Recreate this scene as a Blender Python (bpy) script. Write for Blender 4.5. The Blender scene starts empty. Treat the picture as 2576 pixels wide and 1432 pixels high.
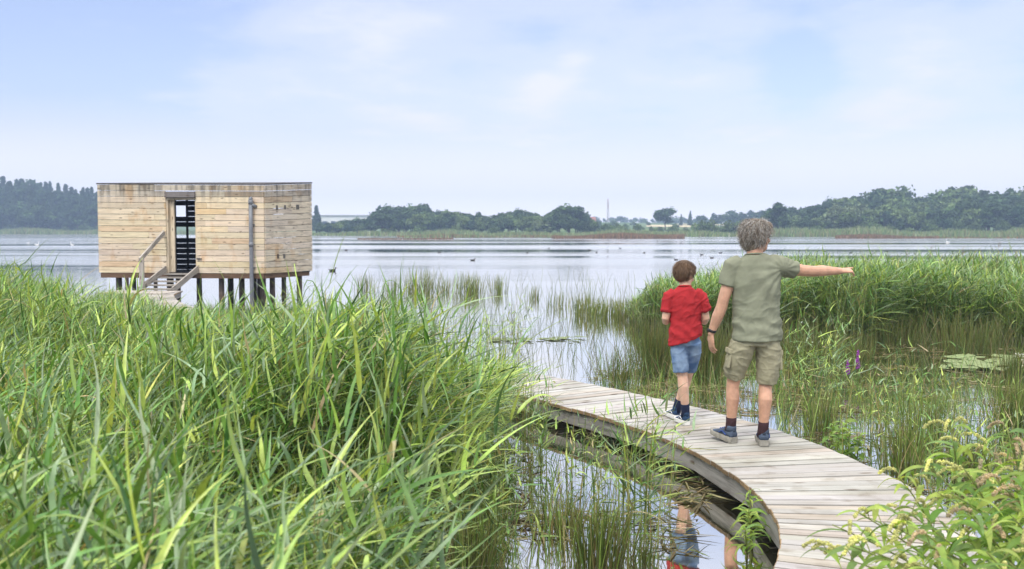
import bpy, math, random
import numpy as np
from mathutils import Vector, Matrix, noise

R = math.radians
random.seed(7)
rng = np.random.default_rng(7)
S = bpy.context.scene
COL = S.collection

# ------------------------------------------------------------------ camera, sky, sun, exposure
F = 2502.0          # focal length in units of the layout grid (2575 wide)
CX, CY, HOR = 1287.5, 716.0, 579.0
CAMZ = 1.94
DECK = 0.24
cam_d = bpy.data.cameras.new("camera")
cam_d.sensor_width = 36.0
cam_d.lens = 36.0 * F / 2575.0
cam_d.clip_start = 0.05
cam_d.clip_end = 6000
cam = bpy.data.objects.new("camera", cam_d)
COL.objects.link(cam)
cam.location = (0, 0, CAMZ)
cam.rotation_euler = (R(90) - math.atan((CY - HOR) / F), 0, 0)
cam_d.dof.use_dof = True
cam_d.dof.focus_distance = 8.5
cam_d.dof.aperture_fstop = 4.0
S.camera = cam

SUN_EL, SUN_AZ = 52.0, 205.0     # azimuth clockwise from +y : behind the camera, a little left
w = bpy.data.worlds.new("World")
S.world = w
w.use_nodes = True
nt = w.node_tree
nt.nodes.clear()


def N(nt, typ, **kw):
    n = nt.nodes.new(typ)
    for k, v in kw.items():
        setattr(n, k, v)
    return n


def lk(nt, a, b):
    nt.links.new(a, b)


def mathn(nt, op, a, b=None, clamp=False):
    n = N(nt, 'ShaderNodeMath', operation=op, use_clamp=clamp)
    for i, v in enumerate((a, b)):
        if v is None:
            continue
        if isinstance(v, (int, float)):
            n.inputs[i].default_value = v
        else:
            lk(nt, v, n.inputs[i])
    return n.outputs[0]


def ramp(nt, src, stops, interp='LINEAR'):
    n = N(nt, 'ShaderNodeValToRGB')
    cr = n.color_ramp
    cr.interpolation = interp
    while len(cr.elements) < len(stops):
        cr.elements.new(0.5)
    for e, (p, c) in zip(cr.elements, stops):
        e.position = p
        e.color = (c, c, c, 1) if isinstance(c, (int, float)) else (*c, 1)
    lk(nt, src, n.inputs[0])
    return n.outputs[0]


sky = N(nt, 'ShaderNodeTexSky', sky_type='NISHITA')
sky.sun_disc = False
sky.sun_elevation = R(SUN_EL)
sky.sun_rotation = R(SUN_AZ)
sky.air_density = 1.0
sky.dust_density = 1.5
bg1 = N(nt, 'ShaderNodeBackground')
stn = N(nt, 'ShaderNodeMix', data_type='RGBA', blend_type='MULTIPLY')
stn.inputs[0].default_value = 1.0
lk(nt, sky.outputs[0], stn.inputs[6]); stn.inputs[7].default_value = (0.97, 0.91, 1.06, 1)
lk(nt, stn.outputs[2], bg1.inputs[0])
bg1.inputs[1].default_value = 0.15
tc = N(nt, 'ShaderNodeTexCoord')
sep = N(nt, 'ShaderNodeSeparateXYZ')
lk(nt, tc.outputs['Generated'], sep.inputs[0])
zc = mathn(nt, 'MAXIMUM', sep.outputs[2], 0.0)
den = mathn(nt, 'ADD', zc, 0.16)
px = mathn(nt, 'DIVIDE', sep.outputs[0], den)
py = mathn(nt, 'DIVIDE', sep.outputs[1], den)
cmb = N(nt, 'ShaderNodeCombineXYZ')
lk(nt, px, cmb.inputs[0]); lk(nt, py, cmb.inputs[1]); cmb.inputs[2].default_value = 3.7
n1 = N(nt, 'ShaderNodeTexNoise'); n1.inputs['Scale'].default_value = 0.62; n1.inputs['Detail'].default_value = 7; n1.inputs['Roughness'].default_value = 0.52
n1.inputs['Distortion'].default_value = 0.35
lk(nt, cmb.outputs[0], n1.inputs['Vector'])
n2 = N(nt, 'ShaderNodeTexNoise'); n2.inputs['Scale'].default_value = 2.3; n2.inputs['Detail'].default_value = 6; n2.inputs['Roughness'].default_value = 0.55
lk(nt, cmb.outputs[0], n2.inputs['Vector'])


def lobe(dx, dz, r, amp):
    """soft bright (or blue) patch of the cloud deck round one direction"""
    d = Vector((dx, 1.0, dz)).normalized()
    vd = N(nt, 'ShaderNodeVectorMath', operation='DISTANCE')
    lk(nt, tc.outputs['Generated'], vd.inputs[0]); vd.inputs[1].default_value = d
    a = mathn(nt, 'DIVIDE', vd.outputs['Value'], r)
    a = mathn(nt, 'MULTIPLY', a, a)
    a = mathn(nt, 'MULTIPLY', a, -1.0)
    a = mathn(nt, 'POWER', 2.718, a)
    return mathn(nt, 'MULTIPLY', a, amp)


cl = mathn(nt, 'MULTIPLY', n1.outputs[0], 0.63)
cl = mathn(nt, 'ADD', cl, mathn(nt, 'MULTIPLY', n2.outputs[0], 0.42))
SKYL = [(-0.42, 0.19, 0.15, -0.16), (-0.13, 0.20, 0.10, 0.08), (0.28, 0.175, 0.05, -0.17), (0.29, 0.14, 0.04, -0.08), (0.40, 0.15, 0.10, 0.03), (0.06, 0.165, 0.022, 0.13), (0.03, 0.145, 0.018, 0.10),
        (-0.10, 0.09, 0.09, -0.03), (0.02, 0.135, 0.035, 0.10), (0.52, 0.11, 0.07, -0.14), (-0.20, 0.12, 0.12, 0.05), (-0.47, 0.10, 0.07, -0.10)]
for a in SKYL:
    cl = mathn(nt, 'ADD', cl, lobe(*a))
mask = ramp(nt, cl, [(0.38, 0.14), (0.52, 0.50), (0.68, 0.95)], 'EASE')
# near the horizon everything melts into pale vapour
hz = ramp(nt, zc, [(0.0, 0.97), (0.05, 0.80), (0.15, 0.0)], 'EASE')
mask = mathn(nt, 'MAXIMUM', mask, hz)
mask = mathn(nt, 'MAXIMUM', mask, ramp(nt, zc, [(0.22, 0.0), (0.4, 0.9)]))
ccol = ramp(nt, zc, [(0.0, (0.86, 0.825, 0.88)), (0.05, (0.82, 0.805, 0.89)), (0.10, (0.80, 0.805, 0.91)), (0.24, (0.82, 0.84, 0.95)), (0.5, (1.0, 1.0, 1.0)), (1.0, (1.0, 0.98, 0.95))])
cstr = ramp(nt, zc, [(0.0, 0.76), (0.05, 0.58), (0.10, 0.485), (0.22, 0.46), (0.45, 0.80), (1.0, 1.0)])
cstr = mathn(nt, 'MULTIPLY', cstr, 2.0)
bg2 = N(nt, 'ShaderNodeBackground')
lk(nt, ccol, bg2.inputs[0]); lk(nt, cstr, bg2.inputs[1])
mx = N(nt, 'ShaderNodeMixShader')
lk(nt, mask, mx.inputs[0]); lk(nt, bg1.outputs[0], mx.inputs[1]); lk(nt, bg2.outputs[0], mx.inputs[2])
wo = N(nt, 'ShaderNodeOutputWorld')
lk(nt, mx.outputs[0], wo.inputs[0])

sun_d = bpy.data.lights.new("sun", 'SUN')
sun_d.energy = 1.5
sun_d.angle = R(10)
sun_d.color = (1.0, 0.95, 0.87)
sun = bpy.data.objects.new("sun", sun_d)
COL.objects.link(sun)
sv = Vector((math.sin(R(SUN_AZ)) * math.cos(R(SUN_EL)), math.cos(R(SUN_AZ)) * math.cos(R(SUN_EL)), math.sin(R(SUN_EL))))
sun.rotation_euler = (-sv).to_track_quat('-Z', 'Y').to_euler()

vs = S.view_settings
vs.view_transform = 'Standard'
vs.look = 'None'
vs.exposure = 0.35
vs.gamma = 1.0
S.cycles.use_denoising = True
S.cycles.max_bounces = 8
S.cycles.diffuse_bounces = 3
S.cycles.glossy_bounces = 3
S.cycles.transmission_bounces = 4
S.cycles.volume_bounces = 0
S.cycles.transparent_max_bounces = 4
S.cycles.caustics_reflective = False
S.cycles.caustics_refractive = False


# ------------------------------------------------------------------ helpers
def at(u, v, z=0.0):
    """point of the plane at height z seen at grid position (u, v)"""
    p = math.atan((CY - HOR) / F)
    a, b = (u - CX) / F, -(v - CY) / F
    fy = math.cos(p) + b * math.sin(p)
    fz = -math.sin(p) + b * math.cos(p)
    t = (z - CAMZ) / fz
    return a * t, fy * t


def ux(u, d):
    return (u - CX) / F * d


def vz(v, d):
    return CAMZ - (v - HOR) / F * d


def tag(o, label=None, cat=None, group=None, kind=None):
    if label: o['label'] = label
    if cat: o['category'] = cat
    if group: o['group'] = group
    if kind: o['kind'] = kind
    return o


def thing(name, label, cat, loc=(0, 0, 0), rz=0, group=None):
    o = bpy.data.objects.new(name, None)
    o.empty_display_size = 0.2
    COL.objects.link(o)
    o.location = loc
    o.rotation_euler = (0, 0, rz)
    return tag(o, label, cat, group)


def dup(root, loc=None, rz=None, sc=None, label=None, group=None):
    r = root.copy(); COL.objects.link(r)
    if loc is not None: r.location = loc
    if rz is not None: r.rotation_euler = (0, 0, rz)
    if sc is not None: r.scale = sc
    if label: r['label'] = label
    if group: r['group'] = group
    for ch in root.children:
        c = ch.copy(); COL.objects.link(c); c.parent = r
        for g in ch.children:
            e = g.copy(); COL.objects.link(e); e.parent = c
    return r


def raw_mesh(name, V, Fq, C=None, G=None, smooth=False):
    """V (n,3); Fq list of arrays (m,k) of equal-size faces; C (n,3) tint; G (n,3) grain coordinates"""
    me = bpy.data.meshes.new(name)
    V = np.asarray(V, np.float32)
    Fq = [np.asarray(f, np.int32) for f in Fq if len(f)]
    me.vertices.add(len(V)); me.vertices.foreach_set('co', V.ravel())
    nl = sum(f.size for f in Fq); npoly = sum(len(f) for f in Fq)
    me.loops.add(nl); me.polygons.add(npoly)
    me.loops.foreach_set('vertex_index', np.concatenate([f.ravel() for f in Fq]))
    tot = np.concatenate([np.full(len(f), f.shape[1], np.int32) for f in Fq])
    st = np.concatenate([[0], np.cumsum(tot)[:-1]]).astype(np.int32)
    me.polygons.foreach_set('loop_start', st)
    me.polygons.foreach_set('use_smooth', np.full(npoly, bool(smooth)))
    if C is not None:
        a = me.attributes.new('tint', 'FLOAT_COLOR', 'POINT')
        C4 = np.ones((len(V), 4), np.float32); C4[:, :3] = C
        a.data.foreach_set('color', C4.ravel())
    if G is not None:
        a = me.attributes.new('grain', 'FLOAT_VECTOR', 'POINT')
        a.data.foreach_set('vector', np.asarray(G, np.float32).ravel())
    me.update(calc_edges=True)
    me.validate()
    return me


def link(name, me, mat, parent=None, loc=None):
    o = bpy.data.objects.new(name, me)
    COL.objects.link(o)
    if mat is not None and not me.materials:
        me.materials.append(mat)
    if parent is not None: o.parent = parent
    if loc is not None: o.location = loc
    return o


class MB:
    def __init__(s):
        s.V, s.C, s.G, s.F, s.n = [], [], [], {}, 0

    def add(s, V, faces, col=(1, 1, 1), G=None):
        V = np.asarray(V, float).reshape(-1, 3)
        s.V.append(V)
        c = np.asarray(col, float)
        s.C.append(np.broadcast_to(c, (len(V), 3)) if c.ndim == 1 else c)
        s.G.append(V if G is None else G)
        for f in faces:
            f = np.asarray(f, int)
            if f.ndim == 1: f = f[None]
            s.F.setdefault(f.shape[1], []).append(f + s.n)
        s.n += len(V)

    def box(s, c, h, ax=None, col=(1, 1, 1)):
        """centre, half sizes, rows of ax = local axes; first axis is the grain"""
        h = np.asarray(h, float)
        q = np.array([[i, j, k] for i in (-1, 1) for j in (-1, 1) for k in (-1, 1)], float) * h
        A = np.eye(3) if ax is None else np.asarray(ax, float)
        V = q @ A + np.asarray(c, float)
        k = int(np.argmax(h))
        G = np.roll(q, -k, axis=1) + rng.uniform(-50, 50, 3)
        s.add(V, [[[0, 1, 3, 2], [4, 6, 7, 5], [0, 4, 5, 1], [2, 3, 7, 6], [0, 2, 6, 4], [1, 5, 7, 3]]], col, G)

    def bar(s, a, b, w, h, col=(1, 1, 1), up=(0, 0, 1)):
        a = Vector(a); b = Vector(b); d = (b - a); L = d.length; d.normalize()
        x = d.cross(Vector(up))
        if x.length < 1e-4: x = Vector((1, 0, 0))
        x.normalize(); z = x.cross(d)
        s.box((a + b) / 2, (L / 2, w / 2, h / 2), [d, x, z], col)

    def tube(s, pts, rad, n=10, col=(1, 1, 1), caps=True, round_caps=False, ref=None):
        P = [Vector(p) for p in pts]
        rad = [(r, r) if isinstance(r, (int, float)) else r for r in rad]
        if round_caps:
            for end in (0, 1):
                i, j = (0, 1) if end == 0 else (-1, -2)
                d = (P[i] - P[j]).normalized(); p0 = P[i].copy(); r0 = rad[i]
                rm = (r0[0] + r0[1]) / 2
                ex = [(p0 + d * rm * math.sin(a), (r0[0] * math.cos(a), r0[1] * math.cos(a))) for a in (R(35), R(65), R(85))]
                for p, r in ex:
                    if end == 0: P.insert(0, p); rad.insert(0, r)
                    else: P.append(p); rad.append(r)
        X = None; V = []
        for i, p in enumerate(P):
            t = (P[min(i + 1, len(P) - 1)] - P[max(i - 1, 0)]).normalized()
            if X is None:
                rf = Vector(ref) if ref is not None else (Vector((1, 0, 0)) if abs(t.x) < 0.8 else Vector((0, 1, 0)))
                X = (rf - t * rf.dot(t)).normalized()
            else:
                X = (X - t * X.dot(t)).normalized()
            Y = t.cross(X)
            for k in range(n):
                a = 2 * math.pi * k / n
                V.append(p + X * (rad[i][0] * math.cos(a)) + Y * (rad[i][1] * math.sin(a)))
        fs = [[i * n + k, i * n + (k + 1) % n, (i + 1) * n + (k + 1) % n, (i + 1) * n + k] for i in range(len(P) - 1) for k in range(n)]
        s.add(V, [fs], col)
        if caps:
            m = len(P)
            s.F.setdefault(n, []).append(np.array([[s.n - m * n + k for k in range(n)][::-1]]))
            s.F.setdefault(n, []).append(np.array([[s.n - n + k for k in range(n)]]))

    def ell(s, c, r, rot=None, col=(1, 1, 1), nu=16, nv=10):
        V = [(0, 0, -1)]
        for i in range(1, nv):
            a = math.pi * i / nv - math.pi / 2
            for k in range(nu):
                b = 2 * math.pi * k / nu
                V.append((math.cos(a) * math.cos(b), math.cos(a) * math.sin(b), math.sin(a)))
        V.append((0, 0, 1))
        V = np.array(V) * np.asarray(r, float)
        if rot is not None: V = V @ np.array(rot).T
        V = V + np.asarray(c, float)
        q = [[1 + i * nu + k, 1 + i * nu + (k + 1) % nu, 1 + (i + 1) * nu + (k + 1) % nu, 1 + (i + 1) * nu + k] for i in range(nv - 2) for k in range(nu)]
        t = [[0, 1 + (k + 1) % nu, 1 + k] for k in range(nu)] + [[len(V) - 1, 1 + (nv - 2) * nu + k, 1 + (nv - 2) * nu + (k + 1) % nu] for k in range(nu)]
        s.add(V, [q, t], col)

    def mesh(s, name, smooth=False):
        return raw_mesh(name, np.concatenate(s.V), [np.concatenate(f) for f in s.F.values()], np.concatenate(s.C), np.concatenate(s.G), smooth)

    def build(s, name, mat, parent=None, smooth=False, loc=None):
        return link(name, s.mesh(name, smooth), mat, parent, loc)


# ------------------------------------------------------------------ materials
def newmat(name):
    m = bpy.data.materials.new(name)
    m.use_nodes = True
    t = m.node_tree
    t.nodes.clear()
    out = N(t, 'ShaderNodeOutputMaterial')
    return m, t, out


def foliage(name, transl=0.35, rough=0.5, spec=0.35):
    m, t, out = newmat(name)
    a0 = N(t, 'ShaderNodeAttribute', attribute_name='tint')
    tcn = N(t, 'ShaderNodeTexCoord')
    nn = N(t, 'ShaderNodeTexNoise'); nn.inputs['Scale'].default_value = 22; nn.inputs['Detail'].default_value = 3
    lk(t, tcn.outputs['Object'], nn.inputs['Vector'])
    at_ = N(t, 'ShaderNodeMix', data_type='RGBA', blend_type='MULTIPLY'); at_.inputs[0].default_value = 1.0
    lk(t, a0.outputs['Color'], at_.inputs[6]); lk(t, ramp(t, nn.outputs[0], [(0.3, 0.72), (0.7, 1.22)]), at_.inputs[7])
    p = N(t, 'ShaderNodeBsdfPrincipled')
    lk(t, at_.outputs[2], p.inputs['Base Color'])
    p.inputs['Roughness'].default_value = rough
    p.inputs['Specular IOR Level'].default_value = spec
    tr = N(t, 'ShaderNodeBsdfTranslucent')
    g = N(t, 'ShaderNodeMix', data_type='RGBA', blend_type='MULTIPLY')
    g.inputs[0].default_value = 1.0
    lk(t, at_.outputs[2], g.inputs[6]); g.inputs[7].default_value = (1.5, 1.35, 0.7, 1)
    lk(t, g.outputs[2], tr.inputs[0])
    mx = N(t, 'ShaderNodeMixShader'); mx.inputs[0].default_value = transl
    lk(t, p.outputs[0], mx.inputs[1]); lk(t, tr.outputs[0], mx.inputs[2])
    lk(t, mx.outputs[0], out.inputs[0])
    return m


def wood(name, stain=0.0, rough=0.75, lo=0.62, hi=1.12, fine=1.0, knots=True, streak=False, wear=False):
    """per-board tint x long grain noise, with patchy grey/black weather stains"""
    m, t, out = newmat(name)
    a = N(t, 'ShaderNodeAttribute', attribute_name='tint')
    g = N(t, 'ShaderNodeAttribute', attribute_name='grain')
    mp = N(t, 'ShaderNodeMapping'); mp.inputs['Scale'].default_value = (1.6 * fine, 28 * fine, 28 * fine)
    lk(t, g.outputs['Vector'], mp.inputs[0])
    n = N(t, 'ShaderNodeTexNoise'); n.inputs['Scale'].default_value = 1.3; n.inputs['Detail'].default_value = 6; n.inputs['Roughness'].default_value = 0.65
    lk(t, mp.outputs[0], n.inputs['Vector'])
    f = ramp(t, n.outputs[0], [(0.3, lo), (0.5, 0.95), (0.72, hi)])
    mu = N(t, 'ShaderNodeMix', data_type='RGBA', blend_type='MULTIPLY'); mu.inputs[0].default_value = 1
    lk(t, a.outputs['Color'], mu.inputs[6]); lk(t, f, mu.inputs[7])
    col = mu.outputs[2]
    mp2 = N(t, 'ShaderNodeMapping'); mp2.inputs['Scale'].default_value = (2.2, 9, 9)
    lk(t, g.outputs['Vector'], mp2.inputs[0])
    n2 = N(t, 'ShaderNodeTexNoise'); n2.inputs['Scale'].default_value = 1.0; n2.inputs['Detail'].default_value = 4
    lk(t, mp2.outputs[0], n2.inputs['Vector'])
    sf = ramp(t, n2.outputs[0], [(0.52, 0.0), (0.72, 0.55 + stain)])
    mx2 = N(t, 'ShaderNodeMix', data_type='RGBA', blend_type='MIX')
    lk(t, sf, mx2.inputs[0]); lk(t, col, mx2.inputs[6])
    d = N(t, 'ShaderNodeMix', data_type='RGBA', blend_type='MULTIPLY'); d.inputs[0].default_value = 1
    lk(t, col, d.inputs[6]); d.inputs[7].default_value = (0.72, 0.66, 0.58, 1) if not stain else (0.45, 0.43, 0.42, 1)
    lk(t, d.outputs[2], mx2.inputs[7])
    col = mx2.outputs[2]
    if knots:
        mp3 = N(t, 'ShaderNodeMapping'); mp3.inputs['Scale'].default_value = (2.6, 9, 9)
        lk(t, g.outputs['Vector'], mp3.inputs[0])
        vo = N(t, 'ShaderNodeTexVoronoi'); vo.inputs['Scale'].default_value = 1.0
        lk(t, mp3.outputs[0], vo.inputs['Vector'])
        kf = ramp(t, vo.outputs['Distance'], [(0.08, 0.8), (0.18, 0.0)])
        mx3 = N(t, 'ShaderNodeMix', data_type='RGBA', blend_type='MIX')
        lk(t, kf, mx3.inputs[0]); lk(t, col, mx3.inputs[6]); mx3.inputs[7].default_value = (0.10, 0.06, 0.03, 1)
        col = mx3.outputs[2]
    if wear:        # damp green-grey patches and muddy treads, metres across
        tcw = N(t, 'ShaderNodeTexCoord')
        for sc_, lo_, hi_, c_, a_ in ((1.7, 0.50, 0.68, (0.70, 0.69, 0.64, 1), 0.8), (6.0, 0.56, 0.72, (0.62, 0.57, 0.50, 1), 0.7), (0.9, 0.5, 0.7, (1.12, 1.10, 1.10, 1), 0.8)):
            nw = N(t, 'ShaderNodeTexNoise'); nw.inputs['Scale'].default_value = sc_; nw.inputs['Detail'].default_value = 6; lk(t, tcw.outputs['Object'], nw.inputs['Vector'])
            xw = N(t, 'ShaderNodeMix', data_type='RGBA', blend_type='MULTIPLY'); lk(t, ramp(t, nw.outputs[0], [(lo_, 0.0), (hi_, a_)]), xw.inputs[0]); lk(t, col, xw.inputs[6]); xw.inputs[7].default_value = c_
            col = xw.outputs[2]
    if streak:      # rain-washed black runs below the roof edge, rusty runs lower down
        tco = N(t, 'ShaderNodeTexCoord')
        m4 = N(t, 'ShaderNodeMapping'); m4.inputs['Scale'].default_value = (7, 7, 0.7); lk(t, tco.outputs['Object'], m4.inputs[0])
        n4 = N(t, 'ShaderNodeTexNoise'); n4.inputs['Scale'].default_value = 1; n4.inputs['Detail'].default_value = 5; lk(t, m4.outputs[0], n4.inputs['Vector'])
        s4 = N(t, 'ShaderNodeSeparateXYZ'); lk(t, tco.outputs['Object'], s4.inputs[0])
        hgt = ramp(t, mathn(t, 'MULTIPLY', s4.outputs[2], 0.25), [(0.70, 0.0), (0.79, 0.35), (0.85, 1.0), (0.90, 1.0)])
        run = mathn(t, 'MULTIPLY', ramp(t, n4.outputs[0], [(0.47, 0.0), (0.62, 0.7)]), hgt)
        x4 = N(t, 'ShaderNodeMix', data_type='RGBA', blend_type='MIX'); lk(t, run, x4.inputs[0]); lk(t, col, x4.inputs[6]); x4.inputs[7].default_value = (0.085, 0.08, 0.075, 1)
        col = x4.outputs[2]
        m5 = N(t, 'ShaderNodeMapping'); m5.inputs['Scale'].default_value = (3.1, 3.1, 1.3); m5.inputs['Location'].default_value = (4, 1, 0); lk(t, tco.outputs['Object'], m5.inputs[0])
        n5 = N(t, 'ShaderNodeTexNoise'); n5.inputs['Scale'].default_value = 1; n5.inputs['Detail'].default_value = 6; lk(t, m5.outputs[0], n5.inputs['Vector'])
        x5 = N(t, 'ShaderNodeMix', data_type='RGBA', blend_type='MULTIPLY'); lk(t, ramp(t, n5.outputs[0], [(0.56, 0.0), (0.70, 0.7)]), x5.inputs[0]); lk(t, col, x5.inputs[6]); x5.inputs[7].default_value = (0.80, 0.60, 0.40, 1)
        col = x5.outputs[2]
    p = N(t, 'ShaderNodeBsdfPrincipled')
    lk(t, col, p.inputs['Base Color'])
    p.inputs['Roughness'].default_value = rough
    p.inputs['Specular IOR Level'].default_value = 0.3
    b = N(t, 'ShaderNodeBump'); b.inputs['Strength'].default_value = 0.35; b.inputs['Distance'].default_value = 0.004
    lk(t, n.outputs[0], b.inputs['Height']); lk(t, b.outputs[0], p.inputs['Normal'])
    lk(t, p.outputs[0], out.inputs[0])
    return m


def plain(name, col, rough=0.6, spec=0.3, nscale=40, namt=0.25, bump=0.0, bscale=None, metal=0.0, sss=0.0, tint=False):
    m, t, out = newmat(name)
    tc = N(t, 'ShaderNodeTexCoord')
    n = N(t, 'ShaderNodeTexNoise'); n.inputs['Scale'].default_value = nscale; n.inputs['Detail'].default_value = 5
    lk(t, tc.outputs['Object'], n.inputs['Vector'])
    f = ramp(t, n.outputs[0], [(0.3, 1 - namt), (0.7, 1 + namt)])
    mu = N(t, 'ShaderNodeMix', data_type='RGBA', blend_type='MULTIPLY'); mu.inputs[0].default_value = 1
    if tint:
        a = N(t, 'ShaderNodeAttribute', attribute_name='tint'); lk(t, a.outputs['Color'], mu.inputs[6])
    else:
        mu.inputs[6].default_value = (*col, 1)
    lk(t, f, mu.inputs[7])
    p = N(t, 'ShaderNodeBsdfPrincipled')
    lk(t, mu.outputs[2], p.inputs['Base Color'])
    p.inputs['Roughness'].default_value = rough
    p.inputs['Specular IOR Level'].default_value = spec
    p.inputs['Metallic'].default_value = metal
    if sss:
        p.inputs['Subsurface Weight'].default_value = sss
        p.inputs['Subsurface Radius'].default_value = (0.012, 0.005, 0.003)
        p.inputs['Subsurface Scale'].default_value = 1.0
    if bump:
        n2 = N(t, 'ShaderNodeTexNoise'); n2.inputs['Scale'].default_value = bscale or nscale; n2.inputs['Detail'].default_value = 4
        lk(t, tc.outputs['Object'], n2.inputs['Vector'])
        b = N(t, 'ShaderNodeBump'); b.inputs['Strength'].default_value = 0.6; b.inputs['Distance'].default_value = bump
        lk(t, n2.outputs[0], b.inputs['Height']); lk(t, b.outputs[0], p.inputs['Normal'])
    lk(t, p.outputs[0], out.inputs[0])
    return m


M_reed = foliage('reed_leaf', 0.22, 0.36, 0.65)
M_rush = foliage('rush_stem', 0.2, 0.5, 0.3)
M_herb = foliage('herb_leaf', 0.4, 0.5, 0.35)
M_tree = foliage('tree_leaf', 0.2, 0.8, 0.1)
M_bark = plain('bark', (0.10, 0.08, 0.06), 0.9, 0.1, 2.0, 0.3)
M_deck = wood('deck_wood', 0.0, 0.7, 0.70, 1.10, wear=True)
M_beam = wood('beam_wood', 0.15, 0.8, 0.55, 1.15)
M_clad = wood('cladding_wood', 0.0, 0.8, 0.72, 1.12, streak=True)
M_cladw = wood('weathered_cladding', 0.2, 0.85, 0.62, 1.15, streak=True)
M_black = plain('interior_dark', (0.006, 0.006, 0.007), 0.7, 0.2, 12, 0.2)  # near-black colour makes the inside of the hide dark
M_roof = plain('roof_felt', (0.09, 0.085, 0.085), 0.9, 0.2, 9, 0.3)
M_pipe = plain('grey_plastic', (0.19, 0.20, 0.22), 0.45, 0.4, 14, 0.15)
M_straw = foliage('straw', 0.1, 0.8, 0.15)
M_skin = plain('skin', (0.58, 0.335, 0.23), 0.55, 0.35, 14, 0.20, 0.0006, 160, sss=0.15)
M_skin2 = plain('child_skin', (0.68, 0.435, 0.32), 0.55, 0.35, 14, 0.15, 0.0004, 160, sss=0.15)


def water_mat():
    m, t, out = newmat('lake_water')
    tc = N(t, 'ShaderNodeTexCoord')
    geo = N(t, 'ShaderNodeNewGeometry')
    # streaks of wind-ruffled and calm water, lying across the lake
    mp = N(t, 'ShaderNodeMapping'); mp.inputs['Scale'].default_value = (0.006, 0.06, 1)
    mp.inputs['Rotation'].default_value = (0, 0, R(3))
    lk(t, geo.outputs['Position'], mp.inputs[0])
    st = N(t, 'ShaderNodeTexNoise'); st.inputs['Scale'].default_value = 1; st.inputs['Detail'].default_value = 6; st.inputs['Roughness'].default_value = 0.6
    lk(t, mp.outputs[0], st.inputs['Vector'])
    sy = N(t, 'ShaderNodeSeparateXYZ'); lk(t, geo.outputs['Position'], sy.inputs[0])
    far = ramp(t, mathn(t, 'DIVIDE', sy.outputs[1], 100.0, True), [(0.12, 0.0), (0.7, 1.0)])
    ruff = mathn(t, 'MULTIPLY', ramp(t, st.outputs[0], [(0.40, 0.0), (0.54, 1.0)]), far)
    # ripples
    mp1 = N(t, 'ShaderNodeMapping'); mp1.inputs['Scale'].default_value = (1.6, 4.2, 1)
    lk(t, geo.outputs['Position'], mp1.inputs[0])
    w1 = N(t, 'ShaderNodeTexNoise'); w1.inputs['Scale'].default_value = 1; w1.inputs['Detail'].default_value = 4
    lk(t, mp1.outputs[0], w1.inputs['Vector'])
    b = N(t, 'ShaderNodeBump'); b.inputs['Distance'].default_value = 0.012
    lk(t, w1.outputs[0], b.inputs['Height'])
    lk(t, mathn(t, 'ADD', mathn(t, 'MULTIPLY', ruff, 1.0), mathn(t, 'ADD', mathn(t, 'MULTIPLY', far, 0.12), 0.035)), b.inputs['Strength'])
    gl = N(t, 'ShaderNodeBsdfGlossy')
    gl.inputs['Color'].default_value = (1.0, 0.975, 0.92, 1)
    lk(t, mathn(t, 'ADD', mathn(t, 'MULTIPLY', ruff, 0.16), 0.03), gl.inputs['Roughness'])
    lk(t, b.outputs[0], gl.inputs['Normal'])
    df = N(t, 'ShaderNodeBsdfDiffuse')
    mn = N(t, 'ShaderNodeTexNoise'); mn.inputs['Scale'].default_value = 0.5; mn.inputs['Detail'].default_value = 4
    lk(t, geo.outputs['Position'], mn.inputs['Vector'])
    dc = N(t, 'ShaderNodeValToRGB')
    dc.color_ramp.elements[0].color = (0.035, 0.04, 0.025, 1); dc.color_ramp.elements[1].color = (0.10, 0.095, 0.06, 1)
    lk(t, mn.outputs[0], dc.inputs[0]); lk(t, dc.outputs[0], df.inputs[0])
    fr = N(t, 'ShaderNodeFresnel'); fr.inputs['IOR'].default_value = 1.9
    fac = mathn(t, 'ADD', mathn(t, 'MULTIPLY', fr.outputs[0], 0.60), 0.70, True)
    mx = N(t, 'ShaderNodeMixShader')
    lk(t, fac, mx.inputs[0]); lk(t, df.outputs[0], mx.inputs[1]); lk(t, gl.outputs[0], mx.inputs[2])
    lk(t, mx.outputs[0], out.inputs[0])
    return m


# ------------------------------------------------------------------ setting: ground, water, field, haze
SHORE = [(-2600, 420), (-600, 480), (0, 470), (250, 460), (620, 400), (800, 335), (1300, 312), (1700, 300), (2000, 296), (2575, 285), (3200, 270), (5000, 230)]


def shore_d(u):
    return np.interp(u, [a for a, _ in SHORE], [b for _, b in SHORE])


def ground_z(x, y):
    x = np.asarray(x, float); y = np.asarray(y, float)
    yy = np.maximum(y, 1.0)
    u = CX + F * x / yy
    e = y - shore_d(u)
    front = np.clip(e / 12.0, 0, 1) * 0.85 - 0.6 + np.clip(e - 70, 0, 420) * 0.017
    front = front + 0.6 * np.sin(x * 0.011 + 1.3) * np.clip(e / 150, 0, 1) + 0.4 * np.sin(x * 0.03) * np.clip(e / 150, 0, 1)
    back = np.clip((-6 - y) / 3, 0, 1) * 0.9 - 0.6
    side = np.clip((np.abs(x) - 330) / 20, 0, 1) * 0.9 - 0.6
    return np.where(y > 30, np.where(np.abs(x) > 400, np.maximum(front, side), front), np.maximum(back, side))


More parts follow.
